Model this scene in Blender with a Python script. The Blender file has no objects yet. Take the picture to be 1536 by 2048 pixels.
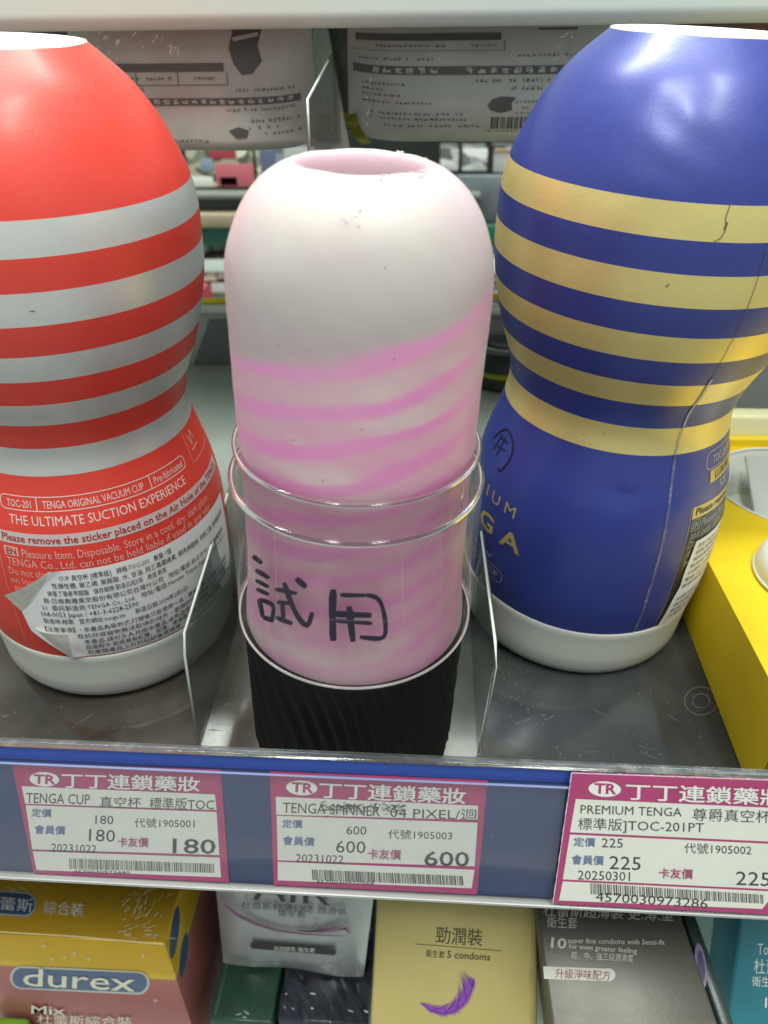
import bpy, bmesh, math, random
import numpy as np
from mathutils import Vector, Matrix
random.seed(7)
D = bpy.data
SC = bpy.context.scene
COL = SC.collection
MM = 0.001

# ------------------------------------------------------------------ camera
CP = np.array([0.0, 0.0, 154.81386])
CF = np.array([-0.05479234, 0.83747496, -0.54372188])
CR = np.array([0.99821225, 0.05896449, -0.00977173])
CU = np.array([-0.02387671, 0.54328526, 0.83920857])
FPX = 1467.30
cam = D.cameras.new('camera'); camo = D.objects.new('camera', cam); COL.objects.link(camo)
m = Matrix.Identity(4)
for i in range(3):
    m[i][0] = CR[i]; m[i][1] = CU[i]; m[i][2] = -CF[i]; m[i][3] = CP[i]*MM
camo.matrix_world = m
cam.sensor_fit = 'VERTICAL'; cam.sensor_height = 36.0; cam.lens = 36*FPX/2048
cam.clip_start = 0.005; cam.clip_end = 50
cam.dof.use_dof = True; cam.dof.focus_distance = 0.158; cam.dof.aperture_fstop = 23
SC.camera = camo

# ------------------------------------------------------------------ world, light, exposure
w = D.worlds.new('World'); SC.world = w; w.use_nodes = True
bg = w.node_tree.nodes['Background']
bg.inputs[0].default_value = (0.90, 1.0, 0.93, 1); bg.inputs[1].default_value = 0.50
def area(name, loc, rot, sx, sy, power, col=(.955, 1, .925)):
    l = D.lights.new(name, 'AREA'); l.shape = 'RECTANGLE'; l.size = sx; l.size_y = sy; l.energy = power; l.color = col
    o = D.objects.new(name, l); COL.objects.link(o); o.location = loc; o.rotation_euler = rot
    return o
# three shop ceiling lamps (long fluorescent fittings)
area('ceiling_lamp', (-0.28, -0.62, 1.9), (math.radians(-20), 0, 0), 0.18, 0.9, 31)
area('ceiling_lamp', (0.50, -0.50, 1.9), (math.radians(-17), math.radians(14), 0), 0.18, 0.9, 26)
area('ceiling_lamp', (-0.2, 0.72, 1.9), (math.radians(12), 0, 0), 1.3, 0.2, 66)
SC.view_settings.view_transform = 'Standard'; SC.view_settings.look = 'None'
SC.view_settings.exposure = -0.08; SC.view_settings.gamma = 1.0
SC.render.engine = 'CYCLES'
SC.cycles.use_denoising = True
SC.cycles.transparent_max_bounces = 24; SC.cycles.max_bounces = 12
SC.cycles.caustics_reflective = False; SC.cycles.caustics_refractive = False

# ------------------------------------------------------------------ maths helpers (millimetres)
def ray(u, v): return CF + CR*(u-768)/FPX + CU*(1024-v)/FPX
def at(u, v, x=None, y=None, z=None):
    d = ray(u, v)
    t = (z-CP[2])/d[2] if z is not None else (y-CP[1])/d[1] if y is not None else (x-CP[0])/d[0]
    return CP + t*d
def onplane(u, v, p, n):
    d = ray(u, v); p = np.array(p, float); n = np.array(n, float)
    return CP + d*(((p-CP)@n)/(d@n))
FLP = ((0, 180, 0), (0, -.0557, 1))
def fz(y): return (y-180)*.0557
def floor_at(u, v): return onplane(u, v, *FLP)
RLP = ((0, 88, 44), (0, 1, -.196))
def rail_at(u, v): return onplane(u, v, *RLP)
RN = np.array([0, -1, .196]); RN /= np.linalg.norm(RN)

# ------------------------------------------------------------------ node helpers
def mat(name, col=(.5, .5, .5), rough=.5, metal=0, **k):
    M = D.materials.new(name); M.use_nodes = True
    b = M.node_tree.nodes['Principled BSDF']
    b.inputs['Base Color'].default_value = (*col, 1); b.inputs['Roughness'].default_value = rough; b.inputs['Metallic'].default_value = metal
    for kk, vv in k.items(): b.inputs[kk.replace('_', ' ')].default_value = vv
    return M
class NT:
    def __init__(s, M): s.M = M; s.t = M.node_tree; s.b = s.t.nodes.get('Principled BSDF'); s.out = s.t.nodes['Material Output']
    def n(s, typ, **k):
        o = s.t.nodes.new(typ)
        for a, v in k.items(): setattr(o, a, v)
        return o
    def l(s, a, b): s.t.links.new(a, b)
    def obj(s): return s.n('ShaderNodeTexCoord').outputs['Object']
    def noise(s, scale, detail=3, rough=.55, vec=None, dist=0):
        o = s.n('ShaderNodeTexNoise'); o.inputs['Scale'].default_value = scale; o.inputs['Detail'].default_value = detail
        o.inputs['Roughness'].default_value = rough; o.inputs['Distortion'].default_value = dist
        s.l(vec if vec is not None else s.obj(), o.inputs['Vector']); return o.outputs['Fac']
    def ramp(s, fac, stops):
        r = s.n('ShaderNodeValToRGB'); e = r.color_ramp.elements
        while len(e) < len(stops): e.new(.5)
        for i, (p, c) in enumerate(stops):
            e[i].position = p; e[i].color = (*c, 1) if isinstance(c, tuple) else (c, c, c, 1)
        s.l(fac, r.inputs[0]); return r.outputs[0]
    def mix(s, f, a, b, mode='MIX'):
        x = s.n('ShaderNodeMix', data_type='RGBA', blend_type=mode)
        for sock, v in ((x.inputs[0], f), (x.inputs[6], a), (x.inputs[7], b)):
            if hasattr(v, 'links'): s.l(v, sock)
            elif isinstance(v, tuple): sock.default_value = (*v, 1)
            else: sock.default_value = v
        return x.outputs[2]
    def math(s, op, a, b=0):
        x = s.n('ShaderNodeMath', operation=op)
        for sock, v in ((x.inputs[0], a), (x.inputs[1], b)):
            if hasattr(v, 'links'): s.l(v, sock)
            else: sock.default_value = v
        return x.outputs[0]
    def bump(s, h, strength=.2, dist=.0005, target=None):
        b = s.n('ShaderNodeBump'); b.inputs['Strength'].default_value = strength; b.inputs['Distance'].default_value = dist
        s.l(h, b.inputs['Height']); s.l(b.outputs[0], (target or s.b).inputs['Normal']); return b
def worn(name, col, rough=.4, metal=0, var=.12, scale=60, bump=.15, bscale=900, rvar=.12, **k):
    """plain coloured surface with slight mottling, uneven gloss and fine relief"""
    M = mat(name, col, rough, metal, **k); t = NT(M)
    n = t.noise(scale, 5, .6)
    dk = tuple(c*(1-var) for c in col); lt = tuple(min(1, c*(1+var)) for c in col)
    t.l(t.ramp(n, [(.3, dk), (.7, lt)]), t.b.inputs['Base Color'])
    n2 = t.noise(scale*2.3, 4, .65)
    mr = t.n('ShaderNodeMapRange'); mr.inputs[3].default_value = max(.02, rough-rvar); mr.inputs[4].default_value = rough+rvar
    t.l(n2, mr.inputs[0]); t.l(mr.outputs[0], t.b.inputs['Roughness'])
    if bump: t.bump(t.noise(bscale, 3, .6), bump, .0002)
    return M
def clear(name, tint=(.95, .97, .96), haze=.03, hazecol=(.8, .82, .8), rough=.04, spec=1.0, scratch=True, ior=1.45):
    M = D.materials.new(name); M.use_nodes = True; t = NT(M); t.t.nodes.remove(t.b)
    tr = t.n('ShaderNodeBsdfTransparent'); tr.inputs[0].default_value = (*tint, 1)
    gl = t.n('ShaderNodeBsdfGlossy'); gl.inputs['Roughness'].default_value = rough
    df = t.n('ShaderNodeBsdfDiffuse'); df.inputs[0].default_value = (*hazecol, 1)
    m1 = t.n('ShaderNodeMixShader'); m2 = t.n('ShaderNodeMixShader')
    if scratch:
        h = t.ramp(t.noise(220, 6, .7), [(.5, haze*.6), (.78, min(1, haze*2.2))]); t.l(h, m1.inputs[0])
    else: m1.inputs[0].default_value = haze
    t.l(tr.outputs[0], m1.inputs[1]); t.l(df.outputs[0], m1.inputs[2])
    fr = t.n('ShaderNodeFresnel'); fr.inputs[0].default_value = ior
    t.l(t.math('MULTIPLY', fr.outputs[0], spec), m2.inputs[0]); t.l(m1.outputs[0], m2.inputs[1]); t.l(gl.outputs[0], m2.inputs[2])
    t.l(m2.outputs[0], t.out.inputs[0]); return M

# ------------------------------------------------------------------ mesh helpers
INV = {}
def tag(o, label=None, cat=None, group=None, kind=None):
    for k, v in (('label', label), ('category', cat), ('group', group), ('kind', kind)):
        if v: o[k] = v
    return o
def empty(name, loc, label=None, cat=None, group=None, rotm=None):
    o = D.objects.new(name, None); COL.objects.link(o); o.empty_display_size = .01
    M = (rotm.to_4x4() if rotm else Matrix.Identity(4)); M.translation = Vector(loc)*MM
    o.matrix_world = M; INV[o.name] = M.inverted(); return tag(o, label, cat, group)
def mesh(name, V, Fc, mt, parent=None, smooth=False, local=False, mats=None, fm=None):
    """V in mm; world coordinates unless local"""
    me = D.meshes.new(name); V = np.asarray(V, float)*MM
    if parent is not None and not local and parent.name in INV:
        A = np.array(INV[parent.name]); V = V@A[:3, :3].T + A[:3, 3]
    me.from_pydata(V.tolist(), [], Fc); me.materials.append(mt)
    if mats:
        for x in mats: me.materials.append(x)
        me.polygons.foreach_set('material_index', fm)
    if smooth: me.polygons.foreach_set('use_smooth', [True]*len(me.polygons))
    me.update(); o = D.objects.new(name, me); COL.objects.link(o)
    if parent is not None:
        o.parent = parent
    return o
def bevel(o, wd=.5, seg=2, ang=30):
    b = o.modifiers.new('bevel', 'BEVEL'); b.width = wd*MM; b.segments = seg; b.limit_method = 'ANGLE'; b.angle_limit = math.radians(ang)
    o.data.polygons.foreach_set('use_smooth', [True]*len(o.data.polygons))
    return o
def slab(name, q, thick, mt, parent=None, bv=.3, top=None):
    """q: four corners (mm) of the front face, counter-clockwise seen from outside; thick: vector to the back"""
    q = [np.array(p, float) for p in q]; t = np.array(thick, float)
    V = q + [p+t for p in q]
    F_ = [(0, 1, 2, 3), (7, 6, 5, 4)] + [(i, i+4, (i+1) % 4+4, (i+1) % 4) for i in range(4)]
    o = mesh(name, V, F_, mt, parent)
    if bv: bevel(o, bv)
    return o
def boxm(name, x0, x1, y0, y1, z0, z1, mt, parent=None, bv=.4):
    return slab(name, [(x0, y0, z0), (x1, y0, z0), (x1, y0, z1), (x0, y0, z1)], (0, y1-y0, 0), mt, parent, bv)
def grid(name, fn, nu, nv, mt, parent=None, local=False, smooth=True, closed_u=False):
    V = [fn(i/nu, j/nv) for j in range(nv+1) for i in range(nu+(0 if closed_u else 1))]
    w_ = nu if closed_u else nu+1
    F_ = [(j*w_+i, j*w_+(i+1) % w_, (j+1)*w_+(i+1) % w_, (j+1)*w_+i) for j in range(nv) for i in range(nu)]
    return mesh(name, V, F_, mt, parent, smooth, local)
def lathe(name, prof, mt, parent, seg=128, disp=None, capb=False, capt=False):
    """prof: (z, r) list in the parent's own frame"""
    V = []
    for z, r in prof:
        for i in range(seg):
            a = 2*math.pi*i/seg; dr, dz = disp(a, z) if disp else (0, 0)
            V.append(((r+dr)*math.cos(a), (r+dr)*math.sin(a), z+dz))
    F_ = [(j*seg+i, j*seg+(i+1) % seg, (j+1)*seg+(i+1) % seg, (j+1)*seg+i) for j in range(len(prof)-1) for i in range(seg)]
    if capb: F_.append(tuple(range(seg-1, -1, -1)))
    if capt: F_.append(tuple((len(prof)-1)*seg+i for i in range(seg)))
    return mesh(name, V, F_, mt, parent, True, True)
def tube(name, pts, r, mt, parent=None, seg=8, closed=False, local=False):
    P_ = [np.array(p, float) for p in pts]; n = len(P_); V = []; up = np.array([.13, .21, .97])
    for i, p in enumerate(P_):
        a = P_[(i-1) % n if closed else max(i-1, 0)]; b = P_[(i+1) % n if closed else min(i+1, n-1)]
        d = b-a; d /= np.linalg.norm(d)+1e-9; s = np.cross(d, up); s /= np.linalg.norm(s)+1e-9; t = np.cross(s, d)
        for k in range(seg):
            c = 2*math.pi*k/seg; V.append(p+r*(math.cos(c)*s+math.sin(c)*t))
    F_ = []
    for i in range(n if closed else n-1):
        j = (i+1) % n
        F_ += [(i*seg+k, i*seg+(k+1) % seg, j*seg+(k+1) % seg, j*seg+k) for k in range(seg)]
    if not closed: F_ += [tuple(range(seg-1, -1, -1)), tuple((n-1)*seg+k for k in range(seg))]
    return mesh(name, V, F_, mt, parent, True, local)

# text outlines: flat (x, y) with cap height 1
def glyphs(body, bold=0.0, res=2):
    c = D.curves.new('t', 'FONT'); c.body = body; c.resolution_u = res; c.offset = bold
    o = D.objects.new('t', c); me = o.to_mesh()
    V = np.array([v.co[:2] for v in me.vertices]) if len(me.vertices) else np.zeros((0, 2))
    F_ = [tuple(p.vertices) for p in me.polygons]
    o.to_mesh_clear(); D.objects.remove(o); D.curves.remove(c)
    return V, F_
class Print:
    """collects flat print, mapped onto a surface, into one mesh"""
    def __init__(s, fn): s.fn = fn; s.V = []; s.F = []
    def poly(s, pts):
        k = len(s.V); s.V += [s.fn(*p) for p in pts]; s.F.append(tuple(range(k, k+len(pts))))
    def strip(s, a, b, n=12):
        """quad strip between polylines a->b (each two end points), subdivided"""
        (a0, a1), (b0, b1) = a, b
        for i in range(n):
            t0, t1 = i/n, (i+1)/n
            L = lambda p, q, t: (p[0]+(q[0]-p[0])*t, p[1]+(q[1]-p[1])*t)
            s.poly([L(a0, a1, t0), L(a0, a1, t1), L(b0, b1, t1), L(b0, b1, t0)])
    def text(s, body, p0, p1, h, up=None, bold=0.0, res=2, cut=None):
        """baseline p0 -> p1 in the map's own coordinates, h = height (of the tallest glyph)"""
        cjk = bold > 0 and any(ord(ch) > 0x2e80 for ch in body)
        V, F_ = glyphs(body, 0.0 if cjk else bold, res)
        if len(V) == 0: return
        p0 = np.array(p0, float); p1 = np.array(p1, float); b = p1-p0; L = np.linalg.norm(b)
        if up is None: up = np.array([b[1], -b[0]])/L if s.flip else np.array([-b[1], b[0]])/L
        up = np.array(up, float)
        x0, x1 = V[:, 0].min(), V[:, 0].max(); y1 = V[:, 1].max()
        if cut:
            bm = bmesh.new(); vs = [bm.verts.new((x, y, 0)) for x, y in V]
            for f in F_:
                try: bm.faces.new([vs[i] for i in f])
                except ValueError: pass
            n = max(1, int(L/cut))
            for i in range(1, n):
                bmesh.ops.bisect_plane(bm, geom=bm.verts[:]+bm.edges[:]+bm.faces[:], plane_co=(x0+(x1-x0)*i/n, 0, 0), plane_no=(1, 0, 0))
            bm.verts.index_update(); V = np.array([v.co[:2] for v in bm.verts]); F_ = [tuple(v.index for v in f.verts) for f in bm.faces]; bm.free()
        k = len(s.V)
        reps = [(0, 0)] if not cjk or s.nrm is None else [(-bold, -bold*.5), (bold, -bold*.5), (-bold, bold*.6), (bold, bold*.6), (0, 0)]
        bu = b/L
        for ri, (ox, oy) in enumerate(reps):
            k = len(s.V); o_ = (s.nrm*.012*ri) if s.nrm is not None else 0
            for x, y in V:
                q = p0+b*(x-x0)/(x1-x0)+up*h*y/y1+bu*ox*h+up*oy*h
                s.V.append(s.fn(q[0], q[1])+o_)
            s.F += [tuple(i+k for i in f) for f in F_]
    flip = False
    nrm = None
    def ribbon(s, pts, wd, wob=0):
        """hand-drawn stroke: polyline in map coordinates with width"""
        P_ = []
        for a, b in zip(pts[:-1], pts[1:]):
            n = max(2, int(math.hypot(b[0]-a[0], b[1]-a[1])/(wd*.8)))
            P_ += [(a[0]+(b[0]-a[0])*i/n, a[1]+(b[1]-a[1])*i/n) for i in range(n)]
        P_.append(pts[-1]); Q = []
        for _ in range(2):
            P_ = [P_[0]]+[((P_[i-1][0]+2*P_[i][0]+P_[i+1][0])/4, (P_[i-1][1]+2*P_[i][1]+P_[i+1][1])/4) for i in range(1, len(P_)-1)]+[P_[-1]]
        for i, p in enumerate(P_):
            a = P_[max(i-1, 0)]; b = P_[min(i+1, len(P_)-1)]; dx, dy = b[0]-a[0], b[1]-a[1]; L = math.hypot(dx, dy)+1e-9
            hw = wd/2*(1+wob*math.sin(i*.9))*(0.75 if i in (0, len(P_)-1) else 1)
            Q.append(((p[0]-dy/L*hw, p[1]+dx/L*hw), (p[0]+dy/L*hw, p[1]-dx/L*hw)))
        for (a, b), (c, d) in zip(Q[:-1], Q[1:]): s.poly([a, b, d, c])
    def build(s, name, mt, parent, local=False):
        if s.V: return mesh(name, s.V, s.F, mt, parent, False, local)
def pixprint(surf, off=0.0, nrm=None):
    """print laid on a real plane; its coordinates are read off the photograph and cast onto that plane"""
    n = np.array(nrm, float) if nrm is not None else None
    p = Print(lambda u, v: surf(u, v)+(n*off if n is not None else 0)); p.flip = True; p.nrm = n; return p

# ------------------------------------------------------------------ shared materials
M_white = worn('white_painted_metal', (.76, .85, .78), .5, var=.02, scale=25, bump=.1, bscale=500)
M_ink = mat('black_ink', (.025, .022, .02), .55)
M_whiteink = mat('white_ink', (.80, .80, .78), .5)
M_marker = mat('marker_ink', (.012, .008, .03), .35)
M_paper = worn('label_paper', (.74, .74, .68), .6, var=.03, scale=150, bump=.15)
M_sticker = worn('sticker_paper', (.86, .85, .86), .5, var=.03, scale=150, bump=.12)
M_ring = mat('frosted_white_plastic', (.70, .71, .66), .38, Subsurface_Weight=.35, Subsurface_Radius=(.004, .004, .0035), Subsurface_Scale=1.0)
t = NT(M_ring); t.bump(t.noise(400, 4), .08, .0003)

# ------------------------------------------------------------------ the setting: shelf floor, upper shelf bar, lower shelf, shop beyond
Mf = mat('smoky_shelf_sheet', (.1, .1, .1), .15); t = NT(Mf)
co = t.obj(); n1 = t.noise(11, 5, .58, co, .3); n2 = t.noise(140, 5, .7, co)
sep = t.n('ShaderNodeSeparateXYZ'); t.l(co, sep.inputs[0])
xr = t.n('ShaderNodeMapRange'); xr.inputs[1].default_value = -.07; xr.inputs[2].default_value = .0; t.l(sep.outputs[0], xr.inputs[0])
yr = t.n('ShaderNodeMapRange'); yr.inputs[1].default_value = .185; yr.inputs[2].default_value = .25; t.l(sep.outputs[1], yr.inputs[0])
brown = t.ramp(n1, [(.34, (.03, .026, .021)), (.52, (.075, .062, .048)), (.70, (.13, .12, .10))])
grey = t.ramp(n1, [(.36, (.022, .025, .03)), (.50, (.045, .05, .052)), (.64, (.10, .105, .082))])
back = t.ramp(n1, [(.3, (.36, .41, .38)), (.7, (.48, .54, .49))])
c1 = t.mix(xr.outputs[0], brown, grey); c2 = t.mix(yr.outputs[0], c1, back)
dust = t.ramp(n2, [(.66, 0.), (.80, .35)]); c3 = t.mix(dust, c2, (.45, .43, .36))
t.l(c3, t.b.inputs['Base Color'])
t.l(t.ramp(n1, [(.3, .05), (.7, .2)]), t.b.inputs['Roughness']); t.b.inputs['Specular IOR Level'].default_value = .7
t.bump(n1, .12, .001)
fy0, fy1 = 93, 362
V = [(-260, fy0, fz(fy0)), (95, fy0, fz(fy0)), (95, fy1, fz(fy1)), (-260, fy1, fz(fy1))]
slab('shelf_floor', V, (0, 0, -5), Mf, None, .3)['kind'] = 'structure'
boxm('shelf_floor', 95.5, 330, fy0, fy1, -12, -7, Mf, None, .3)['kind'] = 'structure'

# grime, a ring stain and scratches on the shelf sheet
flo = D.objects['shelf_floor']
def fprint(nm, m_, fill):
    p_ = Print(lambda u, v: floor_at(u, v)+np.array([0, 0, .06])); p_.flip = True; fill(p_); o_ = p_.build(nm, m_, flo); o_['kind'] = 'stuff'
rg = random.Random(21)
def grime(p_):
    for _ in range(330):
        x, y = rg.choice([(rg.gauss(1030, 35), rg.gauss(1400, 60)), (rg.gauss(1010, 20), rg.gauss(1330, 20)), (rg.uniform(0, 360), rg.uniform(1400, 1490)), (rg.uniform(1000, 1450), rg.uniform(1380, 1520)), (rg.uniform(400, 500), rg.uniform(1300, 1480))])
        r_ = rg.uniform(.5, 2.6); p_.poly([(x+r_*rg.uniform(.5, 1.4)*math.cos(a), y+r_*rg.uniform(.4, 1)*math.sin(a)) for a in (0, 1.1, 2.2, 3.2, 4.2, 5.3)])
def marks(p_):
    for cx, cy, r_ in ((1402, 1402, 17), (1402, 1402, 33)):
        p_.ribbon([(cx+r_*math.cos(a), cy+r_*.85*math.sin(a)) for a in [r_*.2+i*.3 for i in range(21)]], 1.1, .5)
    for _ in range(26):
        x, y = rg.uniform(0, 1450), rg.uniform(1400, 1515); a = rg.uniform(-.6, .6); L = rg.uniform(6, 45); p_.ribbon([(x, y), (x+L*.5*math.cos(a), y+L*.5*math.sin(a)+1), (x+L*math.cos(a), y+L*math.sin(a))], rg.uniform(.6, 1.3))
fprint('grime', worn('grime_brown', (.09, .075, .05), .7, var=.4), grime)
fprint('scuff', worn('pale_scuff', (.12, .118, .105), .5, var=.5, scale=300), marks)

# upper shelf: rolled steel lip and board above the packages
prof = []
for a in range(0, 91, 10): prof.append((236+4-4*math.sin(math.radians(a)), 161.0-4*math.cos(math.radians(a))+0))
pf = [(242, 157.0)] + prof + [(236, 205), (430, 205), (430, 182), (242, 182)]
V = []; F_ = []
for x in (-300, 0, 300):
    for y, z in pf: V.append((x, y, z-.1*(1 if x == 0 else 0)))
k = len(pf)
for j in range(2): F_ += [(j*k+i, j*k+(i+1) % k, (j+1)*k+(i+1) % k, (j+1)*k+i) for i in range(k)]
o = mesh('upper_shelf', V, F_, M_white, None, True); o['kind'] = 'structure'
o.data.set_sharp_from_angle(angle=math.radians(40)) if hasattr(o.data, 'set_sharp_from_angle') else None

# lower shelf
M_dark = worn('dark_green_shelf', (.035, .05, .045), .5, var=.3, scale=30)
boxm('lower_shelf', -330, 330, 60, 420, -262, -255, M_white, None, 1)['kind'] = 'structure'
boxm('lower_shelf_back', -330, 330, 421, 426, -255, -20, M_dark, None, 1)['kind'] = 'structure'

# ------------------------------------------------------------------ price rail
rail = empty('price_rail', (0, 88, 20), 'long blue price rail in clear plastic along the shelf front', 'price rail')
M_blue = worn('blue_insert', (.028, .044, .15), .42, var=.12, scale=40, bump=.1)
t = NT(M_blue)
dn = t.noise(700, 3, .6)
old = t.b.inputs['Base Color'].links[0].from_socket
t.l(t.mix(t.ramp(dn, [(.70, 0.), (.78, .5)]), old, (.35, .37, .5)), t.b.inputs['Base Color'])
M_blue2 = worn('bright_blue_strip', (.022, .060, .33), .35, var=.08, scale=40, bump=.05)
M_rail = mat('grey_rail_plastic', (.34, .35, .34), .28); t = NT(M_rail); t.bump(t.noise(300, 4), .1, .0003)
t.l(t.ramp(t.noise(90, 5, .7), [(.35, (.36, .37, .355)), (.7, (.46, .465, .45))]), t.b.inputs['Base Color'])
M_cover = clear('rail_cover_film', (.985, .985, .99), .008, (.6, .62, .66), .10, .18)
def rp(x, z, off=0):  # point on the rail face plane
    return np.array([x, 88+(z-44)*.196, z])+RN*off
def rslab(name, z0, z1, off, th, mt, bv=.2, x0=-230, x1=230):
    return slab(name, [rp(x0, z0, off), rp(x1, z0, off), rp(x1, z1, off), rp(x0, z1, off)], -RN*th, mt, rail, bv)
rslab('insert', 11.6, 40.1, 0, 1.5, M_blue)
rslab('insert_strip', 40.2, 43.4, .25, 1.75, M_blue2)
rslab('top_lip', 43.5, 44.3, 1.0, 2.2, clear('clear_lip', (.75, .78, .76), .25, (.35, .36, .34), .08), .5)
rslab('bottom_lip', 10.5, 11.2, 1.3, 2.2, M_rail, .3)
rslab('lip_shine', 11.22, 11.6, 1.5, 1.2, mat('polished_edge', (.55, .56, .54), .25), .2)
rslab('cover', 11.65, 40.1, 1.45, .5, M_cover, .1)
rslab('cover_edge', 40.12, 40.3, 1.5, .5, mat('pale_edge', (.25, .29, .5), .3), .05)

# ------------------------------------------------------------------ price labels
M_mag = worn('magenta_label_print', (.42, .05, .17), .55, var=.06, scale=120, bump=.15)
M_mag2 = mat('magenta_print', (.40, .035, .15), .55)
M_bluei = mat('blue_print', (.12, .17, .36), .55)
M_brown = mat('thermal_print', (.055, .045, .035), .6)
def R2(p): return (p[0]/2, 1480+p[1]/2)           # zoomed reading -> photograph
def R3(p): return (768+p[0]/2, 1480+p[1]/2)
def price_label(RR, C4, panels, label, items, off=.25, torn=False, smudge=None):
    TL, TR, BR, BL = [RR(p) for p in C4]
    c = rail_at(*(np.array(TL)+np.array(BR))/2)
    root = empty('price_label', c, label, 'price label', 'price labels in the rail')
    n = 26
    def lerp(a, b, t_): return (a[0]+(b[0]-a[0])*t_, a[1]+(b[1]-a[1])*t_)
    ed = []
    rnd = random.Random(len(label))
    jag = (lambda a: (a[0]+rnd.uniform(-.7, .7), a[1]+rnd.uniform(-.8, .8))) if torn else (lambda a: (a[0]+rnd.uniform(-.2, .2), a[1]+rnd.uniform(-.2, .2)))
    for a, b in ((TL, TR), (TR, BR), (BR, BL), (BL, TL)): ed += [jag(lerp(a, b, i/n)) for i in range(n)]
    top = [rail_at(*p)+RN*off for p in ed]; bot = [p-RN*.18 for p in top]
    k = len(ed); F_ = [tuple(range(k-1, -1, -1))]+[(i, (i+1) % k, (i+1) % k+k, i+k) for i in range(k)]
    mesh('backing', top+bot, F_, M_mag, root)
    if torn:   # white torn fibres on the top edge
        pt = pixprint(rail_at, off+.05, RN)
        for i in range(60):
            a = lerp(TL, TR, i/60); q = lerp(TL, TR, (i+1)/60); hh = rnd.choice([.6, .8, 1.2, 2.2 if i % 9 == 4 else .9])
            pt.poly([(a[0], a[1]-hh), (q[0], q[1]-hh*.8), (q[0], q[1]+.7), (a[0], a[1]+.7)])
        for i in range(40):
            a = lerp(TL, BL, i/40); q = lerp(TL, BL, (i+1)/40); hh = rnd.choice([.5, .8, 1.3])
            pt.poly([(a[0]-hh, a[1]), (a[0]+.5, a[1]), (q[0]+.5, q[1]), (q[0]-hh*.7, q[1])])
        pt.build('torn_edge', M_whiteink, root)
    pw = pixprint(rail_at, off+.06, RN)
    for q in panels: pw.poly([RR(p) for p in q])
    pw.build('white_panel', M_paper, root)
    P_ = {}
    def pr(kind, o2=.10):
        if kind not in P_: P_[kind] = pixprint(rail_at, off+o2, RN)
        return P_[kind]
    for it in items:
        kd = it[0]
        if kd == 'oval':
            cx, cy, rx, ry, sl = it[2:]; p = pr(it[1])
            p.poly([RR((cx+rx*math.cos(a), cy+ry*math.sin(a)+rx*math.cos(a)*sl)) for a in [2*math.pi*i/40 for i in range(40)]])
        elif kd == 'bar':
            x0, x1, ya, yb, ha, hb, seed = it[2:]; p = pr(it[1]); rb = random.Random(seed); x = x0; tot = x1-x0
            while x < x1-3:
                wd = rb.choice([2.2, 2.2, 3.4, 4.6])*(tot/590); t_ = (x-x0)/tot; y = ya+(yb-ya)*t_; h = ha+(hb-ha)*t_; sk = it[8+1-1] and 0
                p.poly([RR((x, y-h)), RR((x+wd, y-h)), RR((x+wd+2, y)), RR((x+2, y))]); x += wd+rb.choice([2.4, 2.4, 3.6, 5.0])*(tot/590)
        elif kd == 'poly': pr(it[1], it[3] if len(it) > 3 else .10).poly([RR(p) for p in it[2]])
        elif kd == 'smear':
            x0, y0, x1, y1, cnt, seed = it[2:]; p = pr(it[1], .13); rb = random.Random(seed)
            for _ in range(cnt):
                x = rb.uniform(x0, x1); y = rb.gauss((y0+y1)/2, (y1-y0)/4); L = rb.uniform(1.5, 8); a = rb.uniform(-.7, .5); hw = rb.uniform(.25, .9)
                p.poly([RR((x, y-hw)), RR((x+L, y+L*a-hw)), RR((x+L, y+L*a+hw)), RR((x, y+hw))])
        else:
            kd, ink, body, p0, p1, h = it[:6]; b = it[6] if len(it) > 6 else 0; o2 = it[7] if len(it) > 7 else .10
            pr((ink, o2), o2).text(body, RR(p0), RR(p1), h/2, up=(it[8] if len(it) > 8 else None), bold=b)
    mm = {'w': M_whiteink, 'k': M_brown, 'm': M_mag2, 'b': M_bluei}
    nm = {'w': 'white_print', 'k': 'black_print', 'm': 'magenta_mark', 'b': 'blue_caption'}
    for kk, p in P_.items():
        ink = kk[0] if isinstance(kk, tuple) else kk
        p.build(nm[ink], mm[ink], root)
    return root
price_label(R2, [(50, 92), (885, 118), (917, 566), (138, 530)],
    [[(90, 180), (861, 213), (868, 275), (104, 250)], [(106, 256), (868, 283), (879, 455), (132, 432)], [(134, 440), (880, 465), (886, 544), (150, 515)]],
    'faded price label reading 180 at the left end of the rail',
    [('oval', 'w', 181, 152, 59, 29, .04), ('t', 'm', 'TR', (138, 167), (226, 171), 36, .03, .14),
     ('t', 'w', '丁丁連鎖藥妝', (250, 180), (800, 196), 54, .028),
     ('t', 'k', 'TENGA CUP', (108, 246), (362, 253), 40), ('t', 'k', '真空杯', (402, 262), (566, 266), 42), ('t', 'k', '標準版TOC', (600, 268), (858, 272), 44),
     ('t', 'b', '定價', (130, 298), (208, 301), 30, .02), ('t', 'b', '會員價', (142, 366), (263, 371), 32, .02),
     ('t', 'k', '180', (384, 330), (456, 332), 34), ('t', 'k', '代號1905001', (540, 341), (780, 344), 34),
     ('t', 'k', '180', (358, 398), (462, 403), 48), ('t', 'w', '卡友價', (472, 418), (598, 420), 36, .02), ('t', 'm', '卡友價', (474, 416), (596, 418), 34, .012, .17),
     ('t', 'k', '180', (692, 446), (864, 450), 58, .01), ('t', 'k', '20231022', (208, 440), (388, 447), 32),
     ('bar', 'k', 280, 862, 510, 526, 42, 36, 5), ('t', 'k', '4570030973440', (296, 526), (522, 531), 12)])
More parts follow.
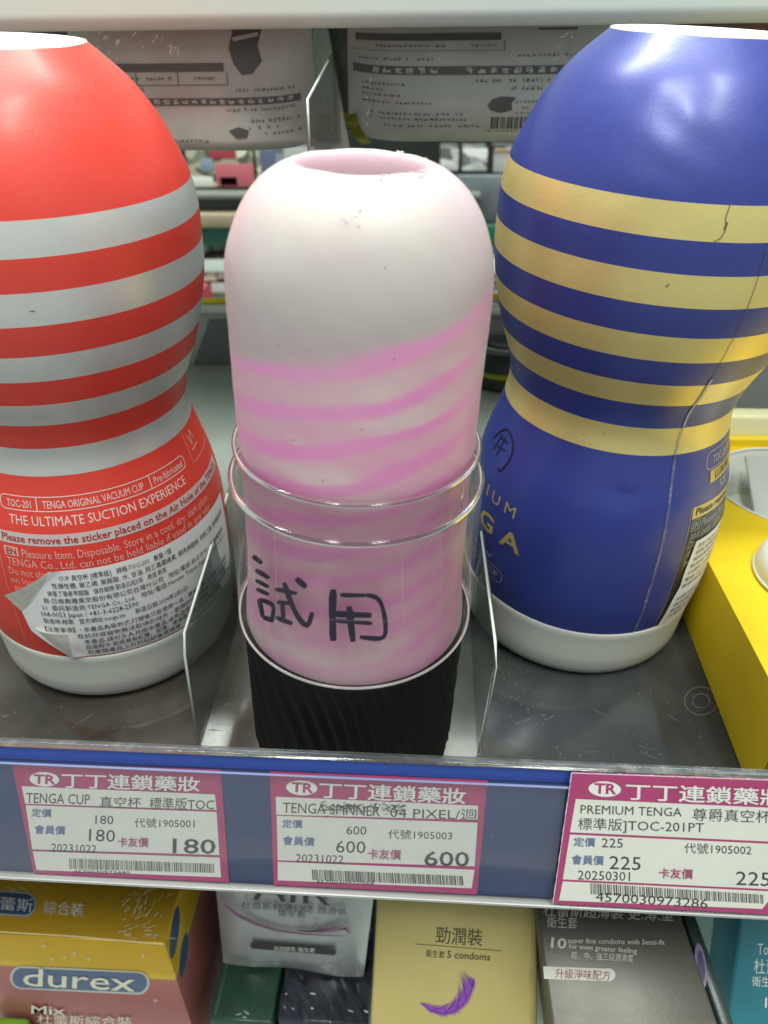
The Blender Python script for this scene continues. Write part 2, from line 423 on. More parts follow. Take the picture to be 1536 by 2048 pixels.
price_label(lambda p: (p[0], p[1]), [(540, 1542), (975, 1560), (954, 1787), (548, 1768)],
    [[(552, 1591), (956, 1609), (955, 1637), (553, 1627)], [(554, 1629), (955, 1643), (949, 1730), (556, 1718)], [(556, 1721), (949, 1737), (943, 1774), (556, 1758)]],
    'price label reading 600 with a dark smudge, below the pink item',
    [('oval', 'w', 604, 1573, 31, 15, .04), ('t', 'm', 'TR', (583, 1580), (627, 1583), 38, .03, .14),
     ('t', 'w', '丁丁連鎖藥妝', (639, 1590), (930, 1603), 58, .028),
     ('t', 'k', 'TENGA SPINNER', (566, 1622), (760, 1630), 40), ('t', 'k', '04 PIXEL/迴', (780, 1631), (954, 1637), 42),
     ('smear', 'k', 640, 1603, 806, 1624, 230, 4),
     ('t', 'b', '定價', (565, 1651), (605, 1652), 30, .02), ('t', 'b', '會員價', (566, 1685), (629, 1688), 32, .02),
     ('t', 'k', '600', (693, 1666), (733, 1667), 34), ('t', 'k', '代號1905003', (776, 1673), (904, 1676), 34),
     ('t', 'k', '600', (672, 1702), (731, 1704), 48), ('t', 'w', '卡友價', (735, 1713), (803, 1715), 38, .02), ('t', 'm', '卡友價', (736, 1712), (802, 1714), 36, .012, .17),
     ('t', 'k', '600', (848, 1728), (938, 1730), 58, .01), ('t', 'k', '20231022', (592, 1721), (687, 1724), 32),
     ('bar', 'k', 624, 928, 1757, 1768, 21, 19, 9), ('t', 'k', '4570030970964', (632, 1764), (748, 1767), 14)])
price_label(R3, [(744, 104), (1590, 134), (1570, 668), (670, 624)],
    [[(760, 207), (1570, 243), (1560, 377), (737, 339)], [(737, 348), (1560, 386), (1553, 566), (709, 526)], [(709, 534), (1552, 574), (1497, 643), (694, 610)]],
    'clean price label reading 225 with torn top edge, at the right end of the rail',
    [('oval', 'w', 874, 167, 64, 31, .04), ('t', 'm', 'TR', (832, 182), (920, 186), 40, .03, .14),
     ('t', 'w', '丁丁連鎖藥妝', (957, 203), (1585, 228), 60, .028),
     ('t', 'k', 'PREMIUM TENGA', (778, 264), (1178, 276), 34), ('t', 'k', '尊爵真空杯', (1220, 288), (1530, 298), 46),
     ('t', 'k', '標準版]TOC-201PT', (768, 324), (1266, 338), 44),
     ('t', 'b', '定價', (752, 390), (836, 393), 32, .02), ('t', 'k', '225', (862, 398), (946, 400), 36), ('t', 'k', '代號1905002', (1188, 418), (1454, 426), 38),
     ('t', 'b', '會員價', (744, 462), (870, 466), 34, .02), ('t', 'k', '225', (892, 484), (1016, 489), 52), ('t', 'k', '20250301', (768, 526), (974, 532), 36),
     ('t', 'w', '卡友價', (1086, 517), (1224, 521), 38, .02), ('t', 'm', '卡友價', (1088, 515), (1222, 519), 36, .012, .17), ('t', 'k', '225', (1392, 547), (1528, 552), 54),
     ('bar', 'k', 818, 1500, 585, 622, 44, 36, 13), ('t', 'k', '4570030973286', (838, 612), (1280, 640), 36)], off=1.75, torn=True)

# ------------------------------------------------------------------ the two striped cups
PR = [(0, 31.6), (.6, 32.6), (2, 33.3), (10, 34.1), (18.2, 34.6), (24, 35.2), (34, 35.3), (42, 35), (50, 34.4), (58, 33), (66, 30.8), (72.4, 29.2), (76, 28.7), (80, 28.9), (86.2, 30.4), (92.3, 32.7), (98.4, 34.4), (104.4, 35.8), (111, 36.8), (117.4, 37), (123.7, 36.9), (130, 35.8), (137, 33), (144, 29), (149, 25), (152.5, 21), (154.6, 18.5)]
_z = np.array([p[0] for p in PR], float); _r = np.array([p[1] for p in PR], float)
_m = np.gradient(_r, _z)
def rad(z):   # Hermite through the measured radii
    z = min(max(z, 0), 154.6); i = int(min(max(np.searchsorted(_z, z)-1, 0), len(_z)-2)); h = _z[i+1]-_z[i]; s = (z-_z[i])/h
    return float((2*s**3-3*s*s+1)*_r[i]+(s**3-2*s*s+s)*h*_m[i]+(3*s*s-2*s**3)*_r[i+1]+(s**3-s*s)*h*_m[i+1])
E_ = [130.0, 123.7, 117.4, 110.9, 104.4, 98.4, 92.3, 86.2, 79.5, 72.4]     # band edges, top to bottom
AX = Vector((.0473, -.0556, .9973)).normalized()
def frame(n):
    n = Vector(n).normalized(); ex = (Vector((1, 0, 0))-n*n.x).normalized(); ey = n.cross(ex)
    return Matrix((ex, ey, n)).transposed()
def gauss(x, s): return math.exp(-x*x/(2*s*s))
def blue_dent(a, z):
    th = math.degrees(a); th = th-360 if th > 180 else th
    d = -.38*gauss((th+94)*.6, 2.4)*gauss(z-62.5, 1.6)+.22*gauss((th+91)*.6, .8)*gauss(z-64.6-(th+91)*.1, .5)-.22*gauss((th+93)*.6, .7)*gauss(z-59, .7)+.12*gauss((th+93)*.6, .5)*gauss(z-58, .4)
    d += -.35*gauss((th+112)*.6, 3)*gauss(z-144, 3)+.10*math.sin(z*.9+th*.2)*gauss((th+108)*.6, 5)*gauss(z-140, 8)
    d += -.08*gauss((th+89)*.6+(z-126)*.3, .6)*gauss(z-126, 5)
    d += .05*math.sin(3*a+z*.05)+.03*math.sin(7*a+z*.11)
    return d, 0
def red_dent(a, z):
    return .06*math.sin(2*a+z*.04)+.03*math.sin(9*a+z*.13), 0
def cup(name, pos, label, cat, body_m, band_m, band_name, dent, ringM):
    root = empty(name, pos, label, cat, rotm=frame(AX))
    def seg(z0, z1, n): return [(z0+(z1-z0)*i/n, rad(z0+(z1-z0)*i/n)) for i in range(n+1)]
    # base ring: slightly proud of the printed body, rolled foot, closed underneath
    lathe('base_ring', [(.8, 0), (.8, 29.5), (0, 30.4), (0, 31.3), (.5, 32.4), (1.6, 33.1)]+[(z, rad(z)+.12) for z in (4, 8, 12, 16)]+[(18.0, rad(18)+.25), (18.45, rad(18)+.1), (18.5, rad(18)-.6)], ringM, root, 128)
    V = []; F_ = []; N = 160
    zs = [(18.5, E_[9])]+[(E_[8-2*i], E_[7-2*i]) for i in range(4)]+[(E_[0], 154.6)]
    for z0, z1 in zs:
        pr = seg(z0, z1, max(4, int((z1-z0)/1.0)))
        k0 = len(V)
        for z, r in pr:
            for i in range(N):
                a = 2*math.pi*i/N; V.append(((r+dent(a, z)[0])*math.cos(a), (r+dent(a, z)[0])*math.sin(a), z))
        F_ += [(k0+j*N+i, k0+j*N+(i+1) % N, k0+(j+1)*N+(i+1) % N, k0+(j+1)*N+i) for j in range(len(pr)-1) for i in range(N)]
    mesh('body', V, F_, body_m, root, True, True)
    for i in range(5):
        lathe(band_name, seg(E_[2*i+1], E_[2*i], 6), band_m, root, N, dent)
    # white seal on the flat top, with a ragged lifted rim
    rs = random.Random(3); js = [rs.uniform(-.5, .5) for _ in range(128)]
    def jag(a, z): return ((.45*js[int(a/(2*math.pi)*128) % 128]+.3*math.sin(5*a) if z > 154.9 else 0), (.05+.12*js[int(a/(2*math.pi)*128+9) % 128] if z > 154.9 else 0))
    V = [(0, 0, 155.0)]; 
    lathe('top_seal', [(154.2, 18.75), (154.72, 18.5), (154.8, 17.5), (154.8, 6), (154.8, 0.01)], worn('seal_paper_'+band_name, (.82, .80, .76), .7, var=.05), root, 128, jag)
    return root
def satin(name, col, rough, metal=0, var=.06, bmp=.22, coat=0.0, wr=0.5):
    M = mat(name, col, rough, metal, Coat_Weight=coat, Coat_Roughness=.25); t = NT(M)
    n = t.noise(35, 6, .65)
    t.l(t.ramp(n, [(.3, tuple(c*(1-var) for c in col)), (.7, tuple(min(1, c*(1+var)) for c in col))]), t.b.inputs['Base Color'])
    t.l(t.ramp(t.noise(80, 5, .7), [(.3, max(.05, rough-.08)), (.75, rough+.12)]), t.b.inputs['Roughness'])
    h = t.math('ADD', t.math('MULTIPLY', t.noise(1400, 2), .25), t.math('MULTIPLY', t.noise(120, 5, .6), wr))
    t.bump(h, bmp, .0005); return M
M_red = satin('red_coated_card', (.76, .054, .036), .44, coat=.25)
M_silver = satin('silver_foil_band', (.70, .715, .70), .38, .45, bmp=.2)
M_bluec = satin('blue_coated_card', (.033, .050, .29), .42, .15, coat=.35, bmp=.2, wr=.5)
M_gold = satin('gold_foil_band', (.80, .66, .27), .38, .45, bmp=.3)
red = cup('red_striped_cup', (-94.39, 172.95, .9), 'red cup with five silver stripes and peeling white sticker', 'cup', M_red, M_silver, 'silver_stripe', red_dent, M_ring)
blu = cup('blue_striped_cup', (46.74, 188.53, .9), 'dented blue cup with five gold stripes and white base ring', 'cup', M_bluec, M_gold, 'gold_stripe', blue_dent, M_ring)
def cupprint(off, dent):
    def fn(s, z):       # s = angle in degrees, z = height
        a = math.radians(s); r = rad(z)+off+dent(a % (2*math.pi), z)[0]
        return np.array([r*math.cos(a), r*math.sin(a), z])
    return Print(fn)
def deg(mm, z): return math.degrees(mm/rad(z))
class CP_(Print):
    pass
def ctext(P_, body, a0, a1, z, h, bold=0, cut=None):
    # text on the cup: x in degrees, y in mm; 'up' is +z
    P_.text(body, (a0, z), (a1, z), h, up=(0, 1), bold=bold, cut=cut, res=2)
def outline(P_, a0, a1, z0, z1, wd, r=1.2, n=40):
    # rounded rectangle outline in (deg, mm)
    zm = (z0+z1)/2; k = deg(1, zm); pts = []
    x0, x1 = a0/k, a1/k
    for cx, cz, s in ((x1-r, z1-r, 0), (x0+r, z1-r, 90), (x0+r, z0+r, 180), (x1-r, z0+r, 270)):
        for i in range(7):
            a = math.radians(s+15*i); pts.append((cx+r*math.cos(a), cz+r*math.sin(a)))
    pts.append(pts[0]); q = []
    for a, b in zip(pts[:-1], pts[1:]):
        nn = max(1, int(math.hypot(b[0]-a[0], b[1]-a[1])/1.5)); q += [(a[0]+(b[0]-a[0])*i/nn, a[1]+(b[1]-a[1])*i/nn) for i in range(nn)]
    q.append(q[0])
    for a, b in zip(q[:-1], q[1:]):
        dx, dz = b[0]-a[0], b[1]-a[1]; L = math.hypot(dx, dz)+1e-9; ox, oz = -dz/L*wd/2, dx/L*wd/2
        P_.poly([((a[0]+ox)*k, a[1]+oz), ((b[0]+ox)*k, b[1]+oz), ((b[0]-ox)*k, b[1]-oz), ((a[0]-ox)*k, a[1]-oz)])
def cstroke(P_, pts, wd):
    # stroke given in (deg, mm)
    k = deg(1, np.mean([p[1] for p in pts])); Q = Print(lambda x, z: P_.fn(x*k, z)); Q.ribbon([(a/k, z) for a, z in pts], wd)
    b = len(P_.V); P_.V += Q.V; P_.F += [tuple(i+b for i in f) for f in Q.F]
# --- red cup print
M_redpale = mat('pale_red_print', (.80, .42, .38), .5)
M_redink = mat('red_ink', (.40, .02, .015), .5)
p = cupprint(.10, red_dent)
outline(p, -103.5, -16.0, 64.1, 67.5, .22)
p.poly([(-87.2, 64.1), (-86.8, 64.1), (-86.8, 67.5), (-87.2, 67.5)]); p.poly([(-38.1, 64.1), (-37.7, 64.1), (-37.7, 67.5), (-38.1, 67.5)])
ctext(p, 'TOC-201', -100.5, -89.5, 64.8, 1.75); ctext(p, 'TENGA ORIGINAL VACUUM CUP', -84.5, -41.5, 64.8, 1.8); ctext(p, 'Pre-fabricated', -36.0, -18.0, 64.8, 1.8)
ctext(p, 'THE ULTIMATE SUCTION EXPERIENCE', -100, -20, 60.6, 2.3, 0)
p.build('white_print', mat('bright_print', (.82, .66, .62), .5), red, True)
p = cupprint(.08, red_dent); p.strip(((-106, 55.4), (12, 55.4)), ((-106, 58.5), (12, 58.5)), 60); p.build('white_band', mat('pinkish_white_band', (.62, .50, .50), .5), red, True)
p = cupprint(.15, red_dent); ctext(p, 'Please remove the sticker placed on the Air Hole of the TENGA', -104.5, 8, 56.1, 1.9, .012); p.build('red_print', M_redink, red, True)
p = cupprint(.10, red_dent)
ctext(p, 'Pleasure Item. Disposable. Store in a cool, dry, dark place', -96.5, -10, 52.0, 2.2, 0)
ctext(p, 'TENGA Co., Ltd. can not be held liable if used in any way', -104, -10, 49.2, 2.2, 0)
ctext(p, 'Do not share. Do NOT use if skin is damaged. To', -104.3, -30, 46.4, 2.1, 0)
ctext(p, 'on lower', -104.5, -90, 43.7, 2.0, 0); ctext(p, '部', -104, -100, 41, 1.7)
p.strip(((-104.4, 52.0), (-98, 52.0)), ((-104.4, 54.5), (-98, 54.5)), 4)
cstroke(p, [(-107, 55), (-107.4, 40), (-107.8, 22)], .12)
outline(p, -10, 22, 63.2, 73.5, .15, .5)
cstroke(p, [(-7, 70.5), (-5, 67), (-3, 71), (-1, 68)], .3); cstroke(p, [(-7, 66), (0, 66.3)], .4)
p.build('pale_print', M_redpale, red, True)
p = cupprint(.16, red_dent); ctext(p, 'EN', -103.4, -98.9, 52.4, 1.7, .02); p.build('language_mark', M_redink, red, True)
# --- sticker with a folded corner
ST = empty('tmp', (0, 0, 0)) if False else None
def stl(z): return float(np.interp(z, [19.2, 28.5, 36, 40, 48.8], [-87.5, -101.5, -103, -104.5, -86.5]))
def stf(u, v):
    z = 19.2+29.6*v; a0 = stl(z); s = a0+(4-a0)*u; a = math.radians(s)
    lift = .22+.5*gauss((s-a0)*.6, 1.6); r = rad(z)+lift+red_dent(a % 6.283, z)[0]
    return (r*math.cos(a), r*math.sin(a), z)
stk = grid('sticker', stf, 70, 26, M_sticker, red, local=True)
def cpt(s, z, dr): a = math.radians(s); r = rad(z)+dr; return (r*math.cos(a), r*math.sin(a), z)
M_flap = worn('sticker_underside', (.86, .84, .76), .6, var=.10, scale=700, bump=.3)
def flap(A, B, C_, n=8):
    V = []; F_ = []; idx = {}
    for i in range(n+1):
        for j in range(n+1-i):
            a, b = i/n, j/n; c = 1-a-b; s = A[0]*c+B[0]*a+C_[0]*b; z = A[1]*c+B[1]*a+C_[1]*b; dr = A[2]*c+B[2]*a+C_[2]*b+.9*math.sin(math.pi*min(a, 1))*c
            idx[i, j] = len(V); V.append(cpt(s, z, dr))
    for i in range(n):
        for j in range(n-i):
            F_.append((idx[i, j], idx[i+1, j], idx[i, j+1]))
            if i+j < n-1: F_.append((idx[i+1, j], idx[i+1, j+1], idx[i, j+1]))
    o_ = mesh('folded_corner', V, F_, M_flap, stk, True); o_.data.transform(Matrix.Identity(4))
    return o_
INV['sticker'] = None; INV.pop('sticker')
def addlocal(o_): return o_
flap((-99.5, 29.5, .6), (-84.0, 30.2, 2.6), (-87.2, 18.2, .6))
flap((-106.0, 41.0, 2.4), (-86.5, 48.6, .6), (-102.6, 34.5, .6))
p = Print(lambda s, z: (lambda a: np.array([(rad(z)+.34+red_dent(a % 6.283, z)[0])*math.cos(a), (rad(z)+.34+red_dent(a % 6.283, z)[0])*math.sin(a), z]))(math.radians(s)))
L_ = [(-83.5, -38, 46.0, 'CUP 真空杯 [標準版]   規格:TOC-201   數量:1個'),
      (-87.0, 0, 43.6, '性彈性體, 聚乙烯, 聚胺酯, 水, 甘油, 羥乙基纖維素, 聚丙烯酸鈉, 苯氧乙醇, 對羥基苯甲'),
      (-89.5, -42, 41.2, '炔基丁基氨甲酸酯   保存期限:製造日起5年   用途:男用'),
      (-92.0, -3, 38.8, '商:日商典雅東京股份有限公司台灣分公司   地址/電話:台北市中山區民權東路'),
      (-93.5, -3, 36.5, '21  委託製造商:TENGA Co., Ltd.   地址/電話:Harumi Triton Square Z 11F, 1-8-12'),
      (-94.5, -56, 34.2, '104-0053 Japan / +81-3-6228-2590'),
      (-94.5, -34, 31.9, '製造地:越南   官方網址:tenga.tw      製造日期:2024年2月3日'),
      (-95.0, -4, 29.0, '【注意事項】• 本產品為吸吮式,打開後只能使用一次 • 使用對象 18 歲以上 • 請依'),
      (-82.5, -4, 26.7, '在幼兒或寵物無法取得的地方 • 若用於原用途以外之不當用途'),
      (-80.5, -6, 24.5, '本產品,請勿多人共用本產品,以免造成衛生問題 • 若肌膚有傷'),
      (-80.5, -12, 22.4, '品過程中,若感覺有紅腫、發癢、疼痛等異常,請立刻停止使用'),
      (-80.5, -40, 20.2, '在撕開產品上方的貼紙後再使用')]
for a0, a1, z, s in L_: p.text(s, (a0, z-.1), (a1, z-.1), 1.62, up=(0, 1), bold=.0, res=1)
o = p.build('sticker_print', M_ink, stk, True)
# dark scuff marks on the silver stripe
p = cupprint(.12, red_dent); cstroke(p, [(-96.4, 126.4), (-95.6, 126.9), (-95, 126.8)], .9); cstroke(p, [(-89.5, 125.4), (-88.5, 125.5)], .25); cstroke(p, [(-68, 114), (-66.5, 113.9)], .15)
p.build('scuff_mark', mat('scuff', (.05, .05, .05), .7), red, True)

# --- blue cup print
M_goldp = mat('gold_print', (.60, .47, .16), .42, .4)
p = cupprint(.10, blue_dent)
for z0_, z1_, a0_ in ((62.6, 65.8, -49.0), (54.6, 57.9, -59)):
    p_ = cupprint(.10, blue_dent); p_.strip(((a0_, z0_), (8, z0_)), ((a0_, z1_), (8, z1_)), 24); p_.build('gold_label_band', M_goldp, blu, True)
ctext(p, 'P R E M I U M', -192, -137.2, 47.6, 3.3, .0, 1.2)
ctext(p, 'T E N G A', -206, -130.5, 38.0, 5.4, .02, 1.2)
p.build('gold_print', M_goldp, blu, True)
p = cupprint(.12, blue_dent)
cstroke(p, [(-161, 30.4), (-158, 31.6), (-156, 30.6), (-154, 32), (-151, 31), (-149, 31.8), (-147, 30.8), (-146, 32.4)], .25)
ctext(p, 'VACUUM CUP', -166, -140.5, 25.9, 2.2); outline(p, -170, -137.4, 24.6, 29.2, .2, 2.1)
M_pgp = mat('pale_gold_print', (.5, .47, .42), .5); p.build('oval_badge_print', M_pgp, blu, True); p = cupprint(.12, blue_dent)
outline(p, -52.5, -5, 66.3, 70.9, .2, 1.6); ctext(p, 'TOC-201PT', -47.5, -28, 67.6, 1.9)
ctext(p, 'FOR', -40, -33, 59.6, 2.3); p.build('pale_print', M_pgp, blu, True)
p = cupprint(.17, blue_dent); ctext(p, 'LUXURY', -45.0, -27, 63.3, 2.0, .01); ctext(p, 'Please remove the sticker', -57.0, -6, 55.5, 1.9, .012)
p.build('dark_print', mat('dark_blue_print', (.03, .03, .05), .5), blu, True)
p = cupprint(.09, blue_dent)
zz = [54.4, 48, 42, 36, 30, 24, 18.7]
for z1, z0 in zip(zz[:-1], zz[1:]):
    p.strip(((-59-(54.4-z0)*.06, z0), (5, z0)), ((-59-(54.4-z1)*.06, z1), (5, z1)), 20)
p.build('dark_panel', worn('black_blue_panel', (.015, .014, .035), .35, var=.1), blu, True)
p = cupprint(.14, blue_dent)
for i, (s, a0) in enumerate((('Pleasure Item. Disposable.', -52.0), ('and pets. TENGA Co., Ltd.', -58), ('Do not share. Do NOT use', -58), ('if skin is damaged. To', -57.5), ('be used on lower body', -57.5))):
    ctext(p, s, a0, -14, 51.6-i*2.9, 2.3)
outline(p, -58.6, -53.4, 51.2, 54.2, .2, .3); ctext(p, 'EN', -57.8, -54.2, 51.7, 2.0, .01)
cstroke(p, [(-60, 58), (-60.3, 45), (-61, 32), (-61.8, 18.8)], .18)
p.build('panel_print', mat('greyish_print', (.36, .35, .38), .5), blu, True)
def st2(u, v):
    z = 18.9+28.5*v; a0 = -59.8+(z-18.9)*.22+1.2*gauss(z-33, 2); s = a0+(2-a0)*u; a = math.radians(s); r = rad(z)+.30
    return (r*math.cos(a), r*math.sin(a), z)
s2 = grid('sticker', st2, 40, 20, M_sticker, blu, local=True)
p = cupprint(.44, lambda a, z: (0, 0))
for i in range(12):
    z = 44.9-i*2.15; a0 = -51.5-i*.45
    if i == 7: continue
    p.text(['品名:PREMIUM TENGA 尊爵真空杯', '材質:熱塑性彈性體, 聚乙烯, 聚', '保存期限:製造日起5年 用途', '製造商:TENGA Co., Ltd. 地址', '代理商:日商典雅東京股份有限', '電話:台北市中山區民權東路', '製造地:越南 官方網址:tenga'][i % 7], (a0, z), (-8, z), 1.25, up=(0, 1), bold=.0, res=1)
p.build('sticker_print', M_ink, s2, True)
# clear shrink-film seam running down the cup, and its split
M_seam = clear('film_seam', (.9, .92, .97), .30, (.42, .44, .60), .2, .5)
p = cupprint(.20, blue_dent); cstroke(p, [(-72.6, z) for z in (19, 28, 36, 46, 56, 66, 74, 82, 90)], .8); p.build('film_seam', M_seam, blu, True)
p = cupprint(.24, blue_dent); cstroke(p, [(-73.0+.4*math.sin(z*.8), z) for z in (80, 84, 87, 90, 92, 94)], .5); p.build('split_edge', mat('white_split', (.5, .5, .6), .4), blu, True)
p = cupprint(.14, blue_dent); cstroke(p, [(-73.4, z) for z in (92, 100, 108, 116, 122)], .13)
cstroke(p, [(-88.0, 130.6), (-88.6, 128), (-87.8, 126), (-88.6, 124.4), (-90.5, 123.8)], .15); cstroke(p, [(-87.8, 127.2), (-88.3, 126.0)], .35)
cstroke(p, [(-113.4, 134), (-116.5, 140), (-118, 143)], .05)
cstroke(p, [(-100.3, 114.8), (-99.5, 115.3)], .25)
for a, z in ((-113, 73.3), (-117, 75.2), (-90, 84), (-108, 76.8)): cstroke(p, [(a, z), (a+.5, z+.1)], .25)
p.build('crease', mat('crease_dark', (.11, .09, .09), .6), blu, True)
# marker drawing
p = cupprint(.13, blue_dent)
cstroke(p, [(-169, 61.5), (-164, 65.5), (-160, 67), (-155, 66.6), (-151, 65), (-149.3, 62.5), (-150, 60), (-152, 57.6), (-153.6, 56.4), (-155, 57.2)], .55)
cstroke(p, [(-163, 63.8), (-155, 64.4)], .45); cstroke(p, [(-164, 61.4), (-154.5, 62.2)], .45); cstroke(p, [(-158.5, 65.3), (-159.5, 59.4)], .45); cstroke(p, [(-162, 65), (-164.5, 59.5)], .45)
p.build('marker_drawing', M_marker, blu, True)

# ------------------------------------------------------------------ pink frosted item on a black ribbed grip, in a clear sleeve
PA = Vector((.0465, -.0384, 1.0)).normalized()
PC = np.array([-16.6, 120.0, 0.0])
pk = empty('pink_frosted_tumbler', PC, 'frosted pink and white rounded tumbler with black ribbed grip and open top', 'tumbler', rotm=frame(PA))
Mp = mat('frosted_pink_silicone', (.8, .7, .7), .42, Subsurface_Weight=.85, Subsurface_Radius=(.012, .0085, .0100), Subsurface_Scale=1.0, Specular_IOR_Level=.35); t = NT(Mp)
co = t.obj(); sep = t.n('ShaderNodeSeparateXYZ'); t.l(co, sep.inputs[0])
ang = t.math('ARCTAN2', sep.outputs[1], sep.outputs[0]); zmm = t.math('MULTIPLY', sep.outputs[2], 1000.0)
mpv = t.n('ShaderNodeMapping'); mpv.inputs['Scale'].default_value = (1, 1, 2.6); t.l(co, mpv.inputs[0]); nn = t.noise(42, 2, .45, mpv.outputs[0]); nn2 = t.noise(22, 2, .5, co)
# a = angle from the front of the item, + to the right
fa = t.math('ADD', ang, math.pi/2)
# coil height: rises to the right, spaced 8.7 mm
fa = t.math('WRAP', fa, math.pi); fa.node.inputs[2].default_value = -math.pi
rise = t.math('MULTIPLY', fa, 4.6)
zz_ = t.math('SUBTRACT', zmm, rise)
zz_ = t.math('ADD', zz_, t.math('MULTIPLY', t.math('SUBTRACT', nn, .5), 5.5))
ph = t.math('DIVIDE', t.math('SUBTRACT', 117.5, zz_), 6.45)
cs = t.math('COSINE', t.math('MULTIPLY', ph, 2*math.pi))
band = t.n('ShaderNodeMapRange', interpolation_type='SMOOTHSTEP'); band.inputs[1].default_value = -.45; band.inputs[2].default_value = 1.0; t.l(cs, band.inputs[0])
below = t.n('ShaderNodeMapRange', interpolation_type='SMOOTHSTEP'); below.inputs[1].default_value = 120.3; below.inputs[2].default_value = 117.0; t.l(zz_, below.inputs[0])
deep = t.n('ShaderNodeMapRange', interpolation_type='SMOOTHSTEP'); deep.inputs[1].default_value = 119.0; deep.inputs[2].default_value = 88.0; t.l(zz_, deep.inputs[0])
front_pale = t.n('ShaderNodeMapRange', interpolation_type='SMOOTHSTEP'); front_pale.inputs[1].default_value = 1.15; front_pale.inputs[2].default_value = .45; t.l(t.math('ABSOLUTE', fa), front_pale.inputs[0])
front_pale_z = t.n('ShaderNodeMapRange', interpolation_type='SMOOTHSTEP'); front_pale_z.inputs[1].default_value = 118.0; front_pale_z.inputs[2].default_value = 127.0; t.l(zmm, front_pale_z.inputs[0])
wf = t.math('MULTIPLY', front_pale.outputs[0], t.math('ADD', t.math('MULTIPLY', front_pale_z.outputs[0], .6), t.ramp(nn2, [(.4, 0.), (.62, .4)])))
whi = t.mix(wf, (.53, .435, .455), (.55, .53, .50))  # front whiter, sides pinker: the translucent look is painted into the colour
# lilac rim away from the front, where one looks through more of the wall
rim = t.n('ShaderNodeLayerWeight'); rim.inputs[0].default_value = .35
whi2 = t.mix(t.math('MULTIPLY', rim.outputs['Facing'], .0), whi, (.70, .58, .64))
pale = t.mix(deep.outputs[0], (.70, .43, .53), (.76, .38, .53))
pale2 = t.mix(t.math('MULTIPLY', t.ramp(nn, [(.46, 0.), (.64, 1.)]), .8), pale, (.72, .56, .57))
coilc = t.mix(deep.outputs[0], (.80, .33, .62), (.80, .28, .56))
pk_ = t.mix(t.math('MULTIPLY', band.outputs[0], t.ramp(nn2, [(.3, .35), (.55, 1.)])), pale2, coilc)
rr_ = t.math('GREATER_THAN', t.math('ADD', t.math('MULTIPLY', sep.outputs[0], sep.outputs[0]), t.math('MULTIPLY', sep.outputs[1], sep.outputs[1])), .000256)
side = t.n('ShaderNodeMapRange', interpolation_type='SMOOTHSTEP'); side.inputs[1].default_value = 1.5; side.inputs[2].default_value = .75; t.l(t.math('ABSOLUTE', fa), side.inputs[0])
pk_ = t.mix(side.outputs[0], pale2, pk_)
top_ = t.n('ShaderNodeMapRange'); top_.inputs[1].default_value = 138.6; top_.inputs[2].default_value = 140.0; t.l(zmm, top_.inputs[0])
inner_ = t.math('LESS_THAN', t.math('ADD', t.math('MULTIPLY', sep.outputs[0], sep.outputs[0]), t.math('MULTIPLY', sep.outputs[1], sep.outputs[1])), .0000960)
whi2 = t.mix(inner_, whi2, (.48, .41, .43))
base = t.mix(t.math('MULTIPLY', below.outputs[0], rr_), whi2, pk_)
specks = t.ramp(t.noise(420, 1, .5, co), [(.745, 0.), (.76, 1.)])
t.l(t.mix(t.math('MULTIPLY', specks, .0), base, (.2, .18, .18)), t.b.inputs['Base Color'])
t.bump(t.math('ADD', t.math('MULTIPLY', t.noise(260, 5, .6, co), .6), t.math('MULTIPLY', t.noise(1800, 2, .5, co), .12)), .30, .0005)
rp_ = [(55.6, 22.4), (57, 22.3), (64, 21.5), (72, 21.0), (80, 20.95), (88, 20.7), (100, 20.8), (113, 20.8), (120, 20.85), (125, 20.7), (128, 20.3), (131, 19.3), (134, 17.9), (136.5, 16.1), (138.4, 14.0), (139.6, 11.9), (140.1, 10.6), (140.2, 9.9)]
Z_ = np.array([a for a, b in rp_]); R_ = np.array([b for a, b in rp_])
# resample by arc length
def resamp(pr, n):
    P_ = np.array(pr, float); d = np.r_[0, np.cumsum(np.hypot(*np.diff(P_, axis=0).T))]; s = np.linspace(0, d[-1], n)
    o_ = np.c_[np.interp(s, d, P_[:, 0]), np.interp(s, d, P_[:, 1])]
    for _ in range(3): o_[1:-1] = (o_[:-2]+2*o_[1:-1]+o_[2:])/4
    return [tuple(x) for x in o_]
outer = resamp(rp_, 80)
inner = [(139.9, 9.65), (139.2, 9.55), (138, 9.4), (135, 9.0), (131, 8.4), (128, 7.0), (127, 5), (126.6, 2.5), (126.5, .02)]
rj = random.Random(5)
def pd(a, z):
    th = math.degrees(a)-360 if a > math.pi else math.degrees(a)
    d = .05*math.sin(3*a+z*.1)+.03*math.sin(8*a-z*.3)+.02*math.sin(17*a+z)
    dz = 0
    if z > 139: d *= .4
    if z > 139: dz = .05*math.sin(5*a)+.05*math.sin(9*a+1)*math.sin(2*a)
    d += .35*gauss((th+92)*.36, 1.0)*gauss(z-137.2, .8)
    return d, dz
lathe('soft_body', outer+inner, Mp, pk, 200, pd)
